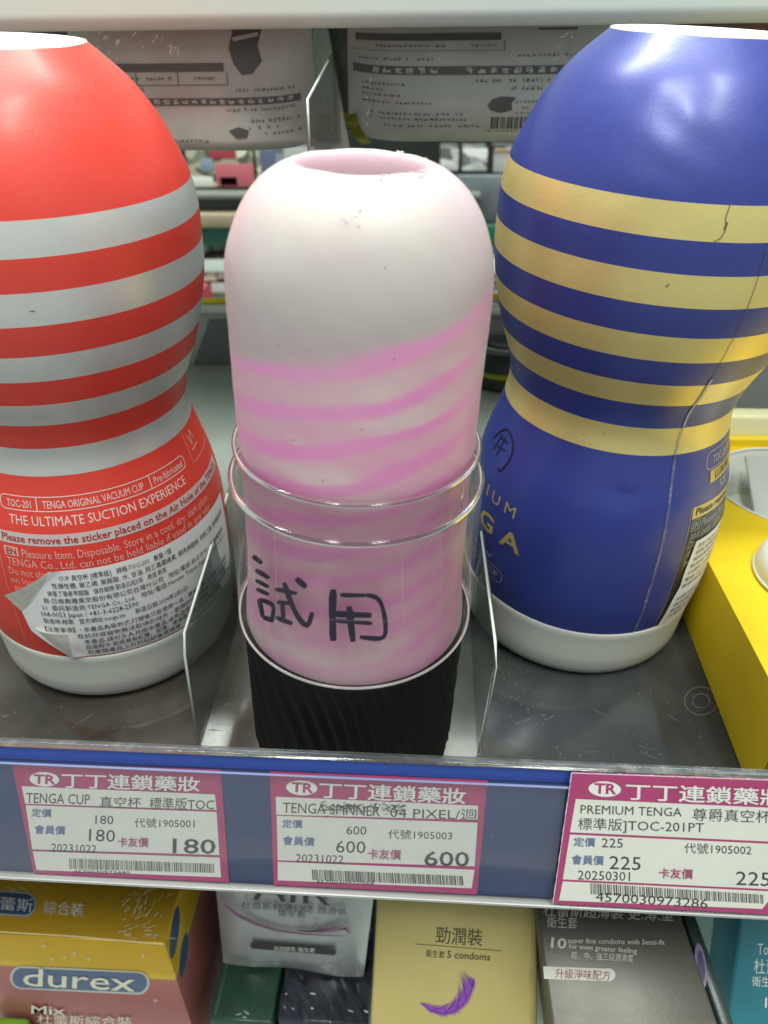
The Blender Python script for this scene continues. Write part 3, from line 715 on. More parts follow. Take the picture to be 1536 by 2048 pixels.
# burrs and drips on the rim
M_burr = mat('clear_burr', (.85, .83, .80), .15, Transmission_Weight=.5)
for i in range(16):
    a = rj.choice([rj.uniform(-2.6, -.5), rj.uniform(.2, 1.2)]); r = 9.9+rj.uniform(-.2, 1.4); z = 140.2-max(0, r-10)*.35+.05; s = rj.uniform(.06, .17)
    pts = [(r*math.cos(a+.03*k), r*math.sin(a+.03*k), z+.12*math.sin(k*2)) for k in range(rj.randint(2, 6))]
    tube('burr', pts, s, M_burr, pk, 6, local=True)
for i in range(14):
    a = math.radians(-91+rj.uniform(-5, 5)); z = 137.3+rj.uniform(-1.6, 1.2); r = float(np.interp(z, Z_, R_))+.1
    tube('burr', [(r*math.cos(a), r*math.sin(a), z), ((r+.1)*math.cos(a+.012), (r+.1)*math.sin(a+.012), z-rj.uniform(.2, .6))], rj.uniform(.1, .22), M_burr, pk, 6, local=True)
for th, z in ((-113, 105), (-118, 119.5), (-84, 108.3), (-60, 101.5), (-72, 119), (-100, 99), (-76, 131)):
    a = math.radians(th); r = float(np.interp(z, Z_, R_))+.02
    tube('dark_speck', [(r*math.cos(a), r*math.sin(a), z), (r*math.cos(a+.005), r*math.sin(a+.005), z-.15)], .09, M_ink, pk, 5, local=True)
# black grip with swirling ribs
Mb = mat('black_rubber', (.004, .004, .004), .55, Specular_IOR_Level=.22); t = NT(Mb); t.bump(t.noise(1500, 2), .15, .0002)
def gd(a, z):
    if z < -2.2: return 0, 0
    tw = a*46+z*.55+7*math.sin(a*2+z*.045)+3*math.sin(a*3-z*.06)
    s = (math.sin(tw)); env = min(1, max(0, (z+2)/3))
    return .30*(abs(s)**1.4*(1 if s > 0 else -1))*env, 0
gp = [(-3.2, 18.6), (-2, 19.6), (2, 20.4), (6, 21.2), (10, 21.8), (14, 22.2), (18, 22.5)]+[(18+i*1.1, 22.75) for i in range(1, 34)]
gp2 = []
for z0, z1 in zip(gp[:-1], gp[1:]): gp2 += [z0]
gp2.append(gp[-1])
lathe('ribbed_grip', [(-3.3, .02)]+gp2+[(gp[-1][0]+.2, 21.5), (gp[-1][0]+.2, .02)], Mb, pk, 560, gd)
# pale lower lining seen through the sleeve
lathe('lining', [(61.2, 19.9), (61.2, 20.9), (70, 21.0), (80, 20.8), (80.2, 20.3)], mat('pink_lining', (.62, .42, .48), .5, Subsurface_Weight=.3), pk, 96) if False else None

sl = empty('clear_sleeve', PC, 'clear plastic sleeve with black marker writing around the pink tumbler', 'sleeve', rotm=frame(PA))
M_sleeve = clear('clear_sleeve_plastic', (1, 1, 1), .03, (.90, .84, .87), .06, .38, ior=1.45)
M_glass = mat('clear_edge', (.66, .68, .68), .08, Transmission_Weight=1.0, IOR=1.47)
lathe('inner_wall', [(56.2, 23.0), (72, 22.6), (88.2, 22.2), (89.0, 21.75), (95.3, 21.35)], clear('clear_inner', (1, 1, 1), .003, (.7, .66, .68), .05, .2), sl, 160)
lathe('sleeve_wall', [(56.2, 23.9), (88.2, 23.15), (88.8, 22.9), (89.2, 22.2), (95.3, 21.95)], M_sleeve, sl, 160)
def ring(z, r, tr, m_, nm, wob=.0):
    tube(nm, [((r+wob*math.sin(5*a))*math.cos(a), (r+wob*math.sin(5*a))*math.sin(a), z+wob*math.sin(3*a)) for a in [2*math.pi*i/160 for i in range(160)]], tr, m_, sl, 10, True, True)
ring(95.3, 21.65, .42, M_glass, 'top_rim'); ring(88.6, 22.7, .62, M_glass, 'shoulder_ridge', .04)
ring(56.2, 23.65, .26, mat('pale_rim', (.72, .66, .66), .15, Transmission_Weight=.4), 'bottom_rim')
# marker writing, drawn on the sleeve's outside
AXm = np.array(frame(PA)); _n = AXm[:, 2]
def sleeve_hit(u, v):
    d = ray(u, v); tt = np.linspace(60, 220, 1600); q = (CP+tt[:, None]*d-PC)@AXm
    g = np.hypot(q[:, 0], q[:, 1])-(23.15+(88.2-q[:, 2])*.75/32+.06); i = int(np.argmax(g < 0)); 
    if i == 0: i = int(np.argmin(g))
    f_ = g[i-1]/(g[i-1]-g[i]+1e-12) if i > 0 else 0
    return q[i-1]*(1-f_)+q[i]*f_
WD5 = 1.25
def R5(p): return (360+p[0]/2.259, 850+p[1]/2.259)
p = Print(lambda u, v: sleeve_hit(*R5((u, v))))
for st, wd in (([(328, 592), (348, 606), (370, 626)], 15), ([(342, 655), (370, 672), (404, 692)], 15), ([(342, 700), (368, 716), (402, 732)], 13), ([(345, 740), (370, 752), (402, 766)], 13),
               ([(356, 785), (366, 825), (374, 868)], 15), ([(358, 788), (395, 800), (428, 812), (420, 850), (416, 884)], 14), ([(374, 868), (398, 876), (424, 886)], 15),
               ([(428, 742), (470, 748), (528, 762)], 14), ([(470, 712), (486, 760), (512, 830), (545, 888), (578, 918), (588, 880), (598, 846)], 17),
               ([(524, 694), (545, 710), (570, 734)], 19), ([(436, 800), (500, 806)], 13), ([(462, 802), (468, 878)], 14), ([(432, 868), (470, 884), (508, 898)], 15),
               ([(692, 742), (688, 850), (692, 976)], 24), ([(724, 768), (790, 770), (840, 770)], 14), ([(840, 768), (888, 774), (908, 800), (922, 850), (930, 905), (928, 966), (880, 966), (812, 958)], 15),
               ([(690, 852), (770, 858), (866, 860)], 20), ([(700, 884), (780, 890), (868, 896)], 13), ([(764, 820), (772, 900), (782, 980)], 22)):
    p.ribbon(st, wd*1.4, .08)
p.build('marker_writing', M_marker, sl, True)
# scratches on the sleeve, and upright streaks painted as its reflections
p = Print(lambda u, v: sleeve_hit(*R5((u, v))))
for st in ([(670, 880), (760, 884), (950, 884)], [(1125, 440), (1165, 428), (1210, 405)], [(1128, 455), (1135, 440)], [(880, 1000), (1000, 992)], [(1120, 700), (1200, 640), (1290, 590)], [(300, 700), (360, 640), (400, 610)]):
    p.ribbon(st, 1.0, .2)
for x in (300, 352, 430, 1000, 1175, 1230):
    p.ribbon([(x, 560+abs(x-770)*-.25), (x+4, 700), (x+10, 900)], 1.6, .4)
p.build('scratch', clear('scratch_and_reflection', (.97, .96, .97), .30, (.8, .76, .78), .2, .3, scratch=False), sl, True)
tube('split_mark', [(22.5*math.cos(a), 22.5*math.sin(a), z) for a, z in ((-.62, 94.5), (-.61, 92), (-.60, 90.2), (-.70, 89.8))], .16, M_glass, sl, 6, local=True)

# ------------------------------------------------------------------ clear dividers
M_div = clear('smoky_divider', (.80, .83, .82), .05, (.42, .45, .43), .06, .38, ior=1.45)
M_divedge = mat('bright_cut_edge', (.62, .64, .60), .25)
def divider(x, poly, label, edge):
    root = empty('shelf_divider', (x, poly[0][0], poly[0][1]), label, 'divider', 'clear dividers')
    V = [(x-.5, y, z) for y, z in poly]+[(x+.5, y, z) for y, z in poly]; k = len(poly)
    F_ = [tuple(range(k)), tuple(range(2*k-1, k-1, -1))]+[(i, i+k, (i+1) % k+k, (i+1) % k) for i in range(k)]
    mesh('panel', V, F_, M_div, root)
    tube('cut_edge', [(x, y, z) for y, z in edge], .38, M_divedge, root, 6)
    return root
divider(-58.3, [(126.4, fz(126)+.1), (129.7, 27.1), (132.4, 31.9), (182.2, 41.7), (330, 42), (330, fz(330)+.1)], 'clear divider between the red cup and the pink tumbler', [(126.4, -2), (129.7, 27.1), (132.4, 31.9), (182.2, 41.7)])
divider(15.8, [(127.7, fz(127)+.1), (115.5, 42.0), (118.5, 46.4), (168.2, 40.5), (330, 42), (330, fz(330)+.1)], 'clear divider between the pink tumbler and the blue cup', [(127.7, -2), (113.5, 43.0), (117.2, 46.4), (168.2, 39.8)])
divider(-30, [(192, fz(192)+.1), (196, 131.5), (198, 142.4), (249, 150.5), (262, 151.5), (262, fz(262)+.1)], 'tall smoky divider behind the pink tumbler, rising to the top', [(196, 131.5), (198, 142.4), (249, 150.5)])

# ------------------------------------------------------------------ yellow tray at the right
M_yel = worn('yellow_plastic', (.74, .52, .006), .45, var=.04, scale=80, bump=.25, bscale=500)
M_trayw = worn('white_tray_plastic', (.66, .67, .62), .4, var=.05, scale=40)
tr = empty('display_tray', (120, 200, -4), 'yellow display tray with white oval wells beside the blue cup', 'tray')
hole = (128, 222, 34, 27)
def ov(cx, cy, rx, ry, z, n=64): return [(cx+rx*math.cos(2*math.pi*i/n), cy+ry*math.sin(2*math.pi*i/n), z) for i in range(n)]
# yellow top with an oval opening, built from a ring of quads out to the rectangle
x0, x1, y0, y1, zt = 83.3, 235, 119, 253, 25
def rectpt(a, cx, cy):
    c, s = math.cos(a), math.sin(a); tx = ((x1-cx)/c if c > 0 else (x0-cx)/c) if abs(c) > 1e-9 else 1e9; ty = ((y1-cy)/s if s > 0 else (y0-cy)/s) if abs(s) > 1e-9 else 1e9
    q = min(tx, ty); return (cx+c*q, cy+s*q, zt)
V = []; n = 96
hx, hy, hrx, hry = 126, 222, 27, 27
angs = sorted([2*math.pi*i/n for i in range(n)]+[math.atan2(Y-hy, X-hx) % (2*math.pi) for X, Y in ((x0, y0), (x1, y0), (x1, y1), (x0, y1))]); n = len(angs)
V = [(hx+hrx*math.cos(a), hy+hry*math.sin(a), zt) for a in angs]+[rectpt(a, hx, hy) for a in angs]
V += [(x+ (0 if x > x0+1 else -.0), y, zt-.0) for x, y, z in []]
F_ = [(i, (i+1) % n, (i+1) % n+n, i+n) for i in range(n)]
V2 = V+[(x-(1.0 if x < x0+1 else 0), y, fz(y)+.3 if x < 96 else -8) for x, y, z in V[n:2*n]]
F_ += [(i+n, (i+1) % n+n, (i+1) % n+2*n, i+2*n) for i in range(n)]
o = mesh('yellow_shell', V2, F_, M_yel, tr, False); bevel(o, 1.2, 3, 40)
lathe_o = grid('oval_well', lambda u, v: (hx+(hrx-.1-(v*5))*math.cos(2*math.pi*u), hy+(hry-.1-(v*5))*math.sin(2*math.pi*u), 25.3-16*v), 64, 8, M_trayw, tr, closed_u=True)
mesh('well_floor', ov(hx, hy, 22.2, 22.2, 9.4), [tuple(range(64))], M_trayw, tr)
tube('well_rim', ov(hx, hy, hrx, hry, 25.2), .5, M_trayw, tr, 8, True)
slab('grey_card', [(112, 210, 14), (146, 210, 14), (150, 240, 27), (115, 240, 27)], (0, .6, -1.2), worn('grey_card', (.40, .41, .39), .35, var=.05), tr, .2)
boxm('cream_rim', 84, 235, 254.2, 262, 5, 36, worn('cream_rim', (.72, .69, .42), .45, var=.05), tr, 1.5)
boxm('yellow_rim', 84, 235, 250.5, 254, 18, 28.5, M_yel, tr, 1)
kn = empty('white_lid', (112, 163, 25), 'round white lid sitting on the yellow tray at the right edge', 'lid')
grid('lid_body', lambda u, v: (113+(18.5*(1-.25*v**3))*math.cos(2*math.pi*u), 170+(18.5*(1-.25*v**3))*math.sin(2*math.pi*u), 25.4+9*v), 72, 8, M_ring, kn, closed_u=True)
mesh('lid_top', ov(113, 170, 13.9, 13.9, 34.35, 72), [tuple(range(72))], M_trayw, kn)
tube('lid_edge', ov(113, 170, 18.4, 18.4, 25.9, 72), .6, M_trayw, kn, 8, True)
# clear guard curving across the tray front
gd_ = empty('clear_guard', (90, 118, 5), 'curved clear guard at the front corner of the yellow tray', 'guard')
pts = [(85.0, 117.5, -4), (87.5, 116.8, 2), (91, 116.2, 8), (95, 115.8, 13), (100, 115.5, 18), (106, 115.5, 22)]
tube('guard_edge', pts, .45, M_divedge, gd_, 6)
V = pts+[(x, y, -6) for x, y, z in pts[1:]]; mesh('guard_panel', pts+[(106, 115.5, -5), (85.2, 117.5, -5)], [tuple(range(len(pts)+2))], M_div, gd_)
# grey and blue blocks behind
g = empty('grey_box', (160, 300, 10), 'pale grey box behind the yellow tray', 'box')
boxm('carton', 90, 235, 300, 340, -2, 50, worn('light_grey_card', (.36, .37, .38), .5, var=.05), g, 1); boxm('lid_fold', 89.8, 235.2, 299.7, 340.3, 50.3, 51.6, worn('grey_fold', (.3, .31, .33), .5), g, .3)
g = empty('blue_box', (180, 350, 10), 'blue box standing behind the pale grey box', 'box')
boxm('carton', 95, 250, 352, 385, -6, 90, worn('mid_blue_card', (.05, .13, .40), .5, var=.1), g, 1); boxm('white_stripe', 95.5, 249.5, 351.4, 352, 20, 24, M_whiteink, g, .1)

# ------------------------------------------------------------------ rear of the shelf
bt = empty('rear_tray', (-30, 364, 10), 'pale grey tray with yellow rim at the back of the shelf', 'tray')
M_pg = worn('pale_grey_plastic', (.34, .38, .36), .35, var=.06, scale=30)
boxm('rear_wall', -240, 60, 364, 368, 8, 38.5, M_pg, bt, .8)
boxm('ledge', -240, 60, 358, 369, 38.6, 41.2, worn('white_ledge', (.55, .58, .55), .4, var=.05), bt, 1.0)
tube('yellow_rim', [(-240, 362, 42.2), (-150, 364, 42.0), (-120, 366, 42.0), (-90, 369, 43), (-60, 372, 44), (60, 374, 44)], 1.6, worn('yellow_rim_plastic', (.75, .66, .01), .45), bt, 10)
mesh('grey_print', [at(385, 736, y=363.6), at(470, 736, y=363.6), at(470, 638, y=363.6), at(418, 638, y=363.6)], [(0, 1, 2, 3)], mat('dark_grey_print', (.13, .15, .145), .4), bt)
tube('bright_seam', [at(372, 741, y=361), at(432, 744, y=361)], .55, M_whiteink, bt, 6)
# dark round tins behind, between tumbler and blue cup
tn = empty('black_tin', (34, 345, 12), 'round black tin with lime lid at the back between tumbler and blue cup', 'tin')
def disc(cx, cy, r, z0, z1, m_, nm, pa):
    n = 48; V = [(cx+r*math.cos(2*math.pi*i/n), cy+r*math.sin(2*math.pi*i/n), z) for z in (z0, z1) for i in range(n)]
    return bevel(mesh(nm, V, [(i, (i+1) % n, n+(i+1) % n, n+i) for i in range(n)]+[tuple(range(n, 2*n))], m_, pa), .6)
M_lime = worn('lime_lid', (.38, .42, .03), .4); M_tin = worn('black_tin_paint', (.03, .032, .03), .3)
disc(38, 350, 17, 9.6, 15, M_tin, 'tin_base', tn); disc(38, 350, 16.2, 15.1, 18, M_lime, 'lime_band', tn); disc(38, 350, 17, 18.1, 28, M_tin, 'tin_body', tn)
tube('grey_ring', [(38+13*math.cos(a), 350+13*math.sin(a), 28.4) for a in [2*math.pi*i/40 for i in range(40)]], .9, M_pg, tn, 8, True)
disc(38, 350, 9, 28.2, 29.4, worn('lid_centre', (.08, .085, .08), .3), 'lid_centre', tn)

# packages hanging behind
def package(name, x0, x1, y, zb, zt_, label, seed, bars, lean=6, alpha=1):
    root = empty(name, ((x0+x1)/2, y, zb), label, 'package', 'grey printed packages at the back')
    Mg = worn('grey_film_'+name, (.55, .59, .545), .18, var=.3, scale=14, bump=.9, bscale=90, rvar=.1)
    rr = random.Random(seed)
    def fn(u, v, off=0):
        e = (1-abs(2*u-1)**3.2)*(1-abs(2*v-1)**4); sag = 3.0*(2*u-1)**6*(1-v)
        return np.array([x0+(x1-x0)*u, y-e*9-off-.5*math.sin(u*17+seed)*(1-v)-lean*(1-v), zb+(zt_-zb)*(v if v > .2 or zb > 120 else .2-(.2-v)*.25)+sag])
    grid('pouch', lambda u, v: fn(u, v), 60, 36, Mg, root)
    mp = Print(lambda u, v: fn(u, v, .25)); mw = Print(lambda u, v: fn(u, v, .4))
    def bar(P_, u0, u1, v0, v1, n=24): P_.strip(((u0, v0), (u1, v0)), ((u0, v1), (u1, v1)), n)
    for b in bars:
        if b[0] == 'bar': bar(mp, *b[1:])
        elif b[0] == 'line':   # row of tiny unreadable characters
            _, u0, u1, v, h = b; u = u0
            while u < u1:
                wd = rr.uniform(.006, .016); 
                if rr.random() > .12:
                    for _ in range(3): y_ = v+h*rr.uniform(0, .85); bar(mp, u+wd*rr.uniform(0, .3), u+wd*rr.uniform(.7, 1), y_, y_+h*.14, 1)
                    for _ in range(2): x_ = u+wd*rr.uniform(.05, .85); bar(mp, x_, x_+wd*.16, v+h*rr.uniform(0, .3), v+h*rr.uniform(.6, 1), 1)
                u += wd+.004
        elif b[0] == 'chars':
            _, u0, u1, v0, v1, k_ = b
            for i in range(k_):
                a0 = u0+(u1-u0)*(i+.15)/k_; a1 = u0+(u1-u0)*(i+.85)/k_; hh = v1-v0; ww = a1-a0
                if rr.random() < .1: continue
                for _ in range(4): y_ = v0+hh*rr.uniform(0, .85); bar(mw, a0+ww*rr.uniform(0, .3), a0+ww*rr.uniform(.7, 1), y_, y_+hh*.15, 1)
                for _ in range(3): x_ = a0+ww*rr.uniform(.02, .85); bar(mw, x_, x_+ww*.14, v0+hh*rr.uniform(0, .3), v0+hh*rr.uniform(.6, 1), 1)
        elif b[0] == 'code':
            _, u0, u1, v0, v1 = b; u = u0
            while u < u1:
                wd = rr.choice([.003, .005, .008]); bar(mp, u, u+wd, v0, v1, 1); u += wd+rr.choice([.003, .006])
        elif b[0] == 'blob':
            P_ = mp if b[2] == 'k' else mw; c_ = np.mean(b[1], axis=0); q_ = [np.array(x_) for x_ in b[1]]; n_ = len(q_)
            for k_ in range(4):
                s0, s1 = k_/4, (k_+1)/4
                for i in range(n_):
                    A_, B_ = q_[i], q_[(i+1) % n_]
                    for f0, f1 in ((0, .5), (.5, 1)):
                        C0, C1 = A_+(B_-A_)*f0, A_+(B_-A_)*f1; P_.poly([tuple(c_+(C0-c_)*s0*1.0001), tuple(c_+(C0-c_)*s1), tuple(c_+(C1-c_)*s1), tuple(c_+(C1-c_)*s0*1.0001)])
    mp.build('dark_print', mat('faded_black_'+name, (.12, .13, .12), .4), root)
    mw.build('pale_print', mat('faded_white_'+name, (.55, .58, .55), .4), root)
    return root
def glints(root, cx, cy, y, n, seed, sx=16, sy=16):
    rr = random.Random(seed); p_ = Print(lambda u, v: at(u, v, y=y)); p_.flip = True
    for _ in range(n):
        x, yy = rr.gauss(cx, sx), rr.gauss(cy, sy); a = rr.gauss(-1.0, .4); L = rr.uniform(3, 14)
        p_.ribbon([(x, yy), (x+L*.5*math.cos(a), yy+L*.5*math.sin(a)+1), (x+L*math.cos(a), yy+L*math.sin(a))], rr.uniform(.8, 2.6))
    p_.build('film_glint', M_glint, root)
M_glint = mat('film_highlight', (.8, .82, .8), .12)  # for pale strokes painted on as highlights of the film
pk1 = package('printed_package', -112, -37, 262, 117.5, 166, 'grey plastic package with a black bar and bottle picture, behind the red cup', 3,
    [('bar', .05, .66, .60, .645), ('line', .12, .30, .555, .02), ('line', .34, .44, .555, .02), ('line', .52, .62, .555, .02), ('bar', .30, .303, .53, .60, 1), ('bar', .47, .473, .53, .60, 1), ('bar', .67, .673, .53, .60, 1), ('bar', .05, .67, .528, .532),
     ('line', .1, .33, .50, .02), ('line', .70, .93, .49, .02), ('bar', .25, .95, .42, .46), ('chars', .32, .93, .427, .453, 16),
     ('line', .66, .93, .385, .02), ('line', .75, .95, .32, .022), ('line', .74, .86, .285, .018), ('line', .30, .38, .27, .018), ('line', .38, .56, .21, .02), ('line', .80, .95, .25, .015),
     ('blob', [(.70, .83), (.82, .85), (.81, .80), (.795, .73), (.81, .65), (.77, .585), (.73, .58), (.70, .64), (.685, .72), (.70, .79)], 'k'),
     ('blob', [(.70, .775), (.80, .80), (.80, .78), (.705, .755)], 'w'), ('blob', [(.66, .28), (.70, .30), (.74, .28), (.73, .24), (.69, .235)], 'k'),
     ('line', .06, .30, .92, .03), ('line', .1, .28, .87, .02)])
pk2 = package('printed_package', -27, 62, 268, 126.5, 163.5, 'grey plastic package with a barcode and printed rows, behind the blue cup', 5,
    [('bar', .03, .52, .735, .785), ('line', .10, .34, .69, .02), ('line', .42, .50, .69, .02), ('bar', .53, .533, .665, .735, 1), ('bar', .0, .52, .665, .668), ('bar', .64, .77, .80, .99, 6),
     ('line', .04, .30, .60, .02), ('line', .56, .80, .62, .02), ('bar', .02, .90, .50, .56), ('chars', .08, .88, .508, .552, 20),
     ('line', .44, .88, .445, .03), ('line', .56, .84, .39, .03), ('line', .05, .20, .42, .02), ('line', .05, .12, .38, .02), ('line', .05, .18, .34, .02), ('line', .05, .30, .29, .02), ('line', .08, .40, .21, .02), ('line', .08, .42, .17, .02), ('line', .1, .46, .12, .02),
     ('line', .58, .85, .30, .02), ('line', .6, .84, .26, .015), ('line', .58, .82, .22, .015), ('code', .50, .72, .11, .20), ('line', .48, .6, .085, .015),
     ('blob', [(.50, .33), (.53, .35), (.58, .34), (.565, .30), (.57, .25), (.53, .23), (.495, .25), (.485, .29)], 'k')])
glints(pk1, 215, 90, 243, 14, 3); glints(pk1, 350, 95, 243, 10, 4, 14, 12); glints(pk1, 300, 80, 243, 6, 5, 30, 8); glints(pk2, 1130, 110, 249, 8, 6, 24, 24); glints(pk2, 735, 215, 249, 6, 7, 8, 30)
# dull panel behind the packages, post and an olive leaf-like smear
boxm('rear_partition', -300, 190, 300, 303, 126, 175, worn('dim_grey_panel', (.10, .11, .105), .3, var=.3, scale=14), None, .5)['kind'] = 'structure'
ps = tag(slab('rear_post', [at(628, 305, y=285), at(700, 305, y=285), at(655, 58, y=285), at(625, 58, y=285)], (0, 3, 0), worn('brushed_grey_post', (.80, .82, .80), .3, .2, var=.15, scale=30), None, .4), 'grey metal post standing behind the tall divider', 'post')
lf = empty('olive_patch', tuple(at(715, 255, y=280)), 'soft olive green patch by the left edge of the barcode package', 'ribbon')  # only a soft olive patch, not a hanging ribbon
grid('patch_strip', lambda u, v: at(688+26*u+30*v-8*math.sin(v*3), 222+62*v+6*math.sin(u*3), y=258+3*math.sin(v*5)), 6, 12, worn('olive_patch_green', (.22, .22, .03), .4, var=.2), lf)
cr_ = empty('brown_carton', (75, 285, 150), 'red brown patterned carton behind the top of the blue cup', 'carton')
boxm('carton', 52, 130, 282, 296, 144, 175, worn('red_brown_card', (.13, .06, .05), .4, var=.6, scale=60), cr_, .5)

# ------------------------------------------------------------------ shop shelving far behind
gn = empty('shop_shelving', (0, 1000, -400), 'blurred white shop shelving across the aisle with green strip', 'shelving')
M_green = worn('green_edge_strip', (.01, .115, .075), .4); M_tan = worn('tan_strip', (.30, .26, .17), .5)
boxm('back_panel', -1200, 1200, 1180, 1190, -900, 700, worn('dim_shop_back', (.20, .22, .21), .6, var=.3, scale=4), gn, 2)
for zz0 in (-72, 150, -330):
    boxm('shelf_board', -1200, 1200, 985, 1180, zz0-22+22, zz0+4, M_pg, gn, 1)
    boxm('green_strip', -1200, 1200, 980, 984.5, zz0-1, zz0+26 if zz0 == -72 else zz0+20, M_green, gn, 1)
boxm('white_bar', -1200, 1200, 978, 983, -106, -90, M_white, gn, 1)
boxm('upper_ledge', -1200, 60, 970, 1100, -14, -8, worn('grey_ledge', (.16, .17, .15), .5), gn, 1)
boxm('tan_strip', -1200, 60, 960, 1000, -46, -30, M_tan, gn, 1)
boxm('glass_band', 30, 1200, 990, 1000, -46, 10, worn('slate_panel', (.14, .17, .19), .4, var=.4, scale=12), gn, 1)
def farmat(col, seed):
    M = mat('far_printed_card', col, .45); t = NT(M); v = t.n('ShaderNodeTexVoronoi'); v.inputs['Scale'].default_value = 55
    mp_ = t.n('ShaderNodeMapping'); mp_.inputs['Location'].default_value = (seed*.37, seed*.11, seed*.23); mp_.inputs['Scale'].default_value = (1, 1, 1.7); t.l(t.obj(), mp_.inputs[0]); t.l(mp_.outputs[0], v.inputs['Vector'])
    sp = t.n('ShaderNodeSeparateColor'); t.l(v.outputs['Color'], sp.inputs[0])
    lo = tuple(c*.25 for c in col); hi = tuple(min(.85, c*1.5+.12) for c in col)
    t.l(t.ramp(sp.outputs[0], [(.2, lo), (.34, col), (.62, col), (.78, hi)]), t.b.inputs['Base Color']); return M
def fbox(px0, px1, py0, py1, col, label, y=1000, trim=None, th=60):
    a = at(px0, py1, y=y); b = at(px1, py0, y=y)
    r = empty('product_box', (a[0], y, a[2]), label, 'box', 'boxes on the far shelf')
    boxm('carton', a[0], b[0], y, y+th, a[2], b[2], farmat(col, px0*.13), r, 1)
    if trim:
        for (u0, u1, v0, v1, c) in trim:
            boxm('printed_panel', a[0]+(b[0]-a[0])*u0, a[0]+(b[0]-a[0])*u1, y-1.2, y-.2, a[2]+(b[2]-a[2])*v0, a[2]+(b[2]-a[2])*v1, mat('far_print', c, .5), r, .3)
fbox(380, 508, 268, 374, (.50, .50, .36), 'cream box with pink panels on the far shelf, between red cup and tumbler', trim=[(.40, .95, .0, .45, (.55, .14, .17)), (.35, .72, .55, .98, (.50, .06, .08)), (.0, .35, .0, .2, (.72, .72, .66)), (.45, .7, .02, .2, (.75, .7, .66)), (.2, .38, .3, .55, (.25, .33, .42))])
fbox(510, 522, 285, 374, (.45, .46, .36), 'narrow cream box beside the pink and cream box on the far shelf')
fbox(526, 640, 290, 374, (.30, .32, .37), 'pale blue grey box on the far shelf, left of the tumbler top', trim=[(.0, .25, .1, .9, (.12, .14, .24)), (.4, .95, .5, .95, (.5, .5, .48))])
fbox(880, 918, 298, 342, (.55, .57, .54), 'small white box on the far shelf, right of the tumbler top')
fbox(924, 976, 298, 342, (.60, .62, .60), 'white box in the middle of three on the far shelf right of the tumbler')
fbox(986, 1040, 298, 345, (.52, .52, .50), 'white box nearest the blue cup on the far shelf', trim=[(.0, 1, .85, 1, (.5, .26, .12))])
k = 0
for px, c, nm in ((404, (.62, .66, .58), 'white'), (432, (.5, .52, .46), 'pale grey'), (455, (.66, .66, .62), 'bright white')):
    a = at(px+8, 497, y=1040); r = empty('bottle', tuple(a), '%s capped bottle under the green strip of the far shelf' % nm, 'bottle', 'bottles on the far shelf')
    disc(a[0], 1040, 9, a[2]-1, a[2]+15, worn('far_bottle', c, .3), 'bottle_body', r); disc(a[0], 1040, 5, a[2]+15.2, a[2]+21, M_dark, 'cap', r)
fbox(398, 428, 522, 562, (.45, .33, .22), 'small tan and white box on the lower far shelf beside the red cup', y=985, trim=[(.1, .9, .4, .9, (.6, .58, .54))])
fbox(434, 470, 522, 560, (.35, .10, .08), 'dark red box on the lower far shelf beside the tumbler', y=985, trim=[(.1, .8, .1, .5, (.6, .5, .46))])
fbox(396, 424, 566, 612, (.45, .05, .08), 'crimson box low on the far shelf beside the red cup', y=985)
fbox(428, 475, 566, 612, (.14, .20, .12), 'green and white box low on the far shelf beside the tumbler', y=985, trim=[(.0, .8, .6, 1, (.66, .62, .62))])
fbox(965, 1002, 474, 504, (.06, .14, .42), 'blue box under the green strip of the far shelf', y=985)
fbox(965, 1004, 508, 562, (.60, .58, .58), 'white and pink box on the lower far shelf beside the blue cup', y=985, trim=[(.2, .9, .1, .4, (.5, .2, .25))])
fbox(960, 1006, 566, 616, (.30, .34, .32), 'grey green box low on the far shelf beside the blue cup', y=985)

# ------------------------------------------------------------------ goods on the lower shelf
M_film = clear('shrink_film', (.98, .98, .97), .006, (.9, .9, .8), .08, .4)
def axbox(root, name, x0, x1, y0, y1, z0, z1, m_): return boxm(name, x0, x1, y0, y1, z0, z1, m_, root, .7)
# (1) gold and pink box at the left
A = at(328, 1890, y=110); bx1, bzt = float(A[0]), float(A[2])
gb = empty('gold_box', (bx1-35, 130, -150), 'large gold and pink box in crinkled film at the lower left', 'box', 'boxes on the lower shelf')
Mg = mat('gold_pink_card', (.5, .3, .05), .32, .35); t = NT(Mg); co = t.obj(); sep = t.n('ShaderNodeSeparateXYZ'); t.l(co, sep.inputs[0])
wv = t.math('ADD', t.math('MULTIPLY', sep.outputs[2], 1000.), t.math('MULTIPLY', t.math('SINE', t.math('MULTIPLY', t.math('ADD', sep.outputs[0], .01), 38.)), 2.2))
dz0 = bzt+150
t.l(t.ramp(t.math('DIVIDE', wv, dz0), [(.55, (.42, .13, .12)), (.74, (.50, .18, .15)), (.76, (.80, .58, .06)), (.80, (.70, .44, .03)), (1.0, (.70, .41, .02))]), t.b.inputs['Base Color'])
t.bump(t.noise(90, 5), .1, .0005)
axbox(gb, 'carton', bx1-92, bx1, 110, 188, -180, bzt, Mg)
fr = lambda u, v: at(u, v, y=109.75); tp = lambda u, v: at(u, v, z=bzt+.25)
def R4(p): return (p[0]/2, 1740+p[1]/2)
def capsule(P_, c0, c1, r, n=16):
    c0 = np.array(c0, float); c1 = np.array(c1, float); d = (c1-c0)/np.linalg.norm(c1-c0); q = np.array([-d[1], d[0]]); pts = []
    for i in range(n+1): a = -math.pi/2+math.pi*i/n; pts.append(tuple(c1+r*(math.cos(a)*d+math.sin(a)*q)))
    for i in range(n+1): a = math.pi/2+math.pi*i/n; pts.append(tuple(c0+r*(math.cos(a)*d+math.sin(a)*q)))
    P_.poly(pts)
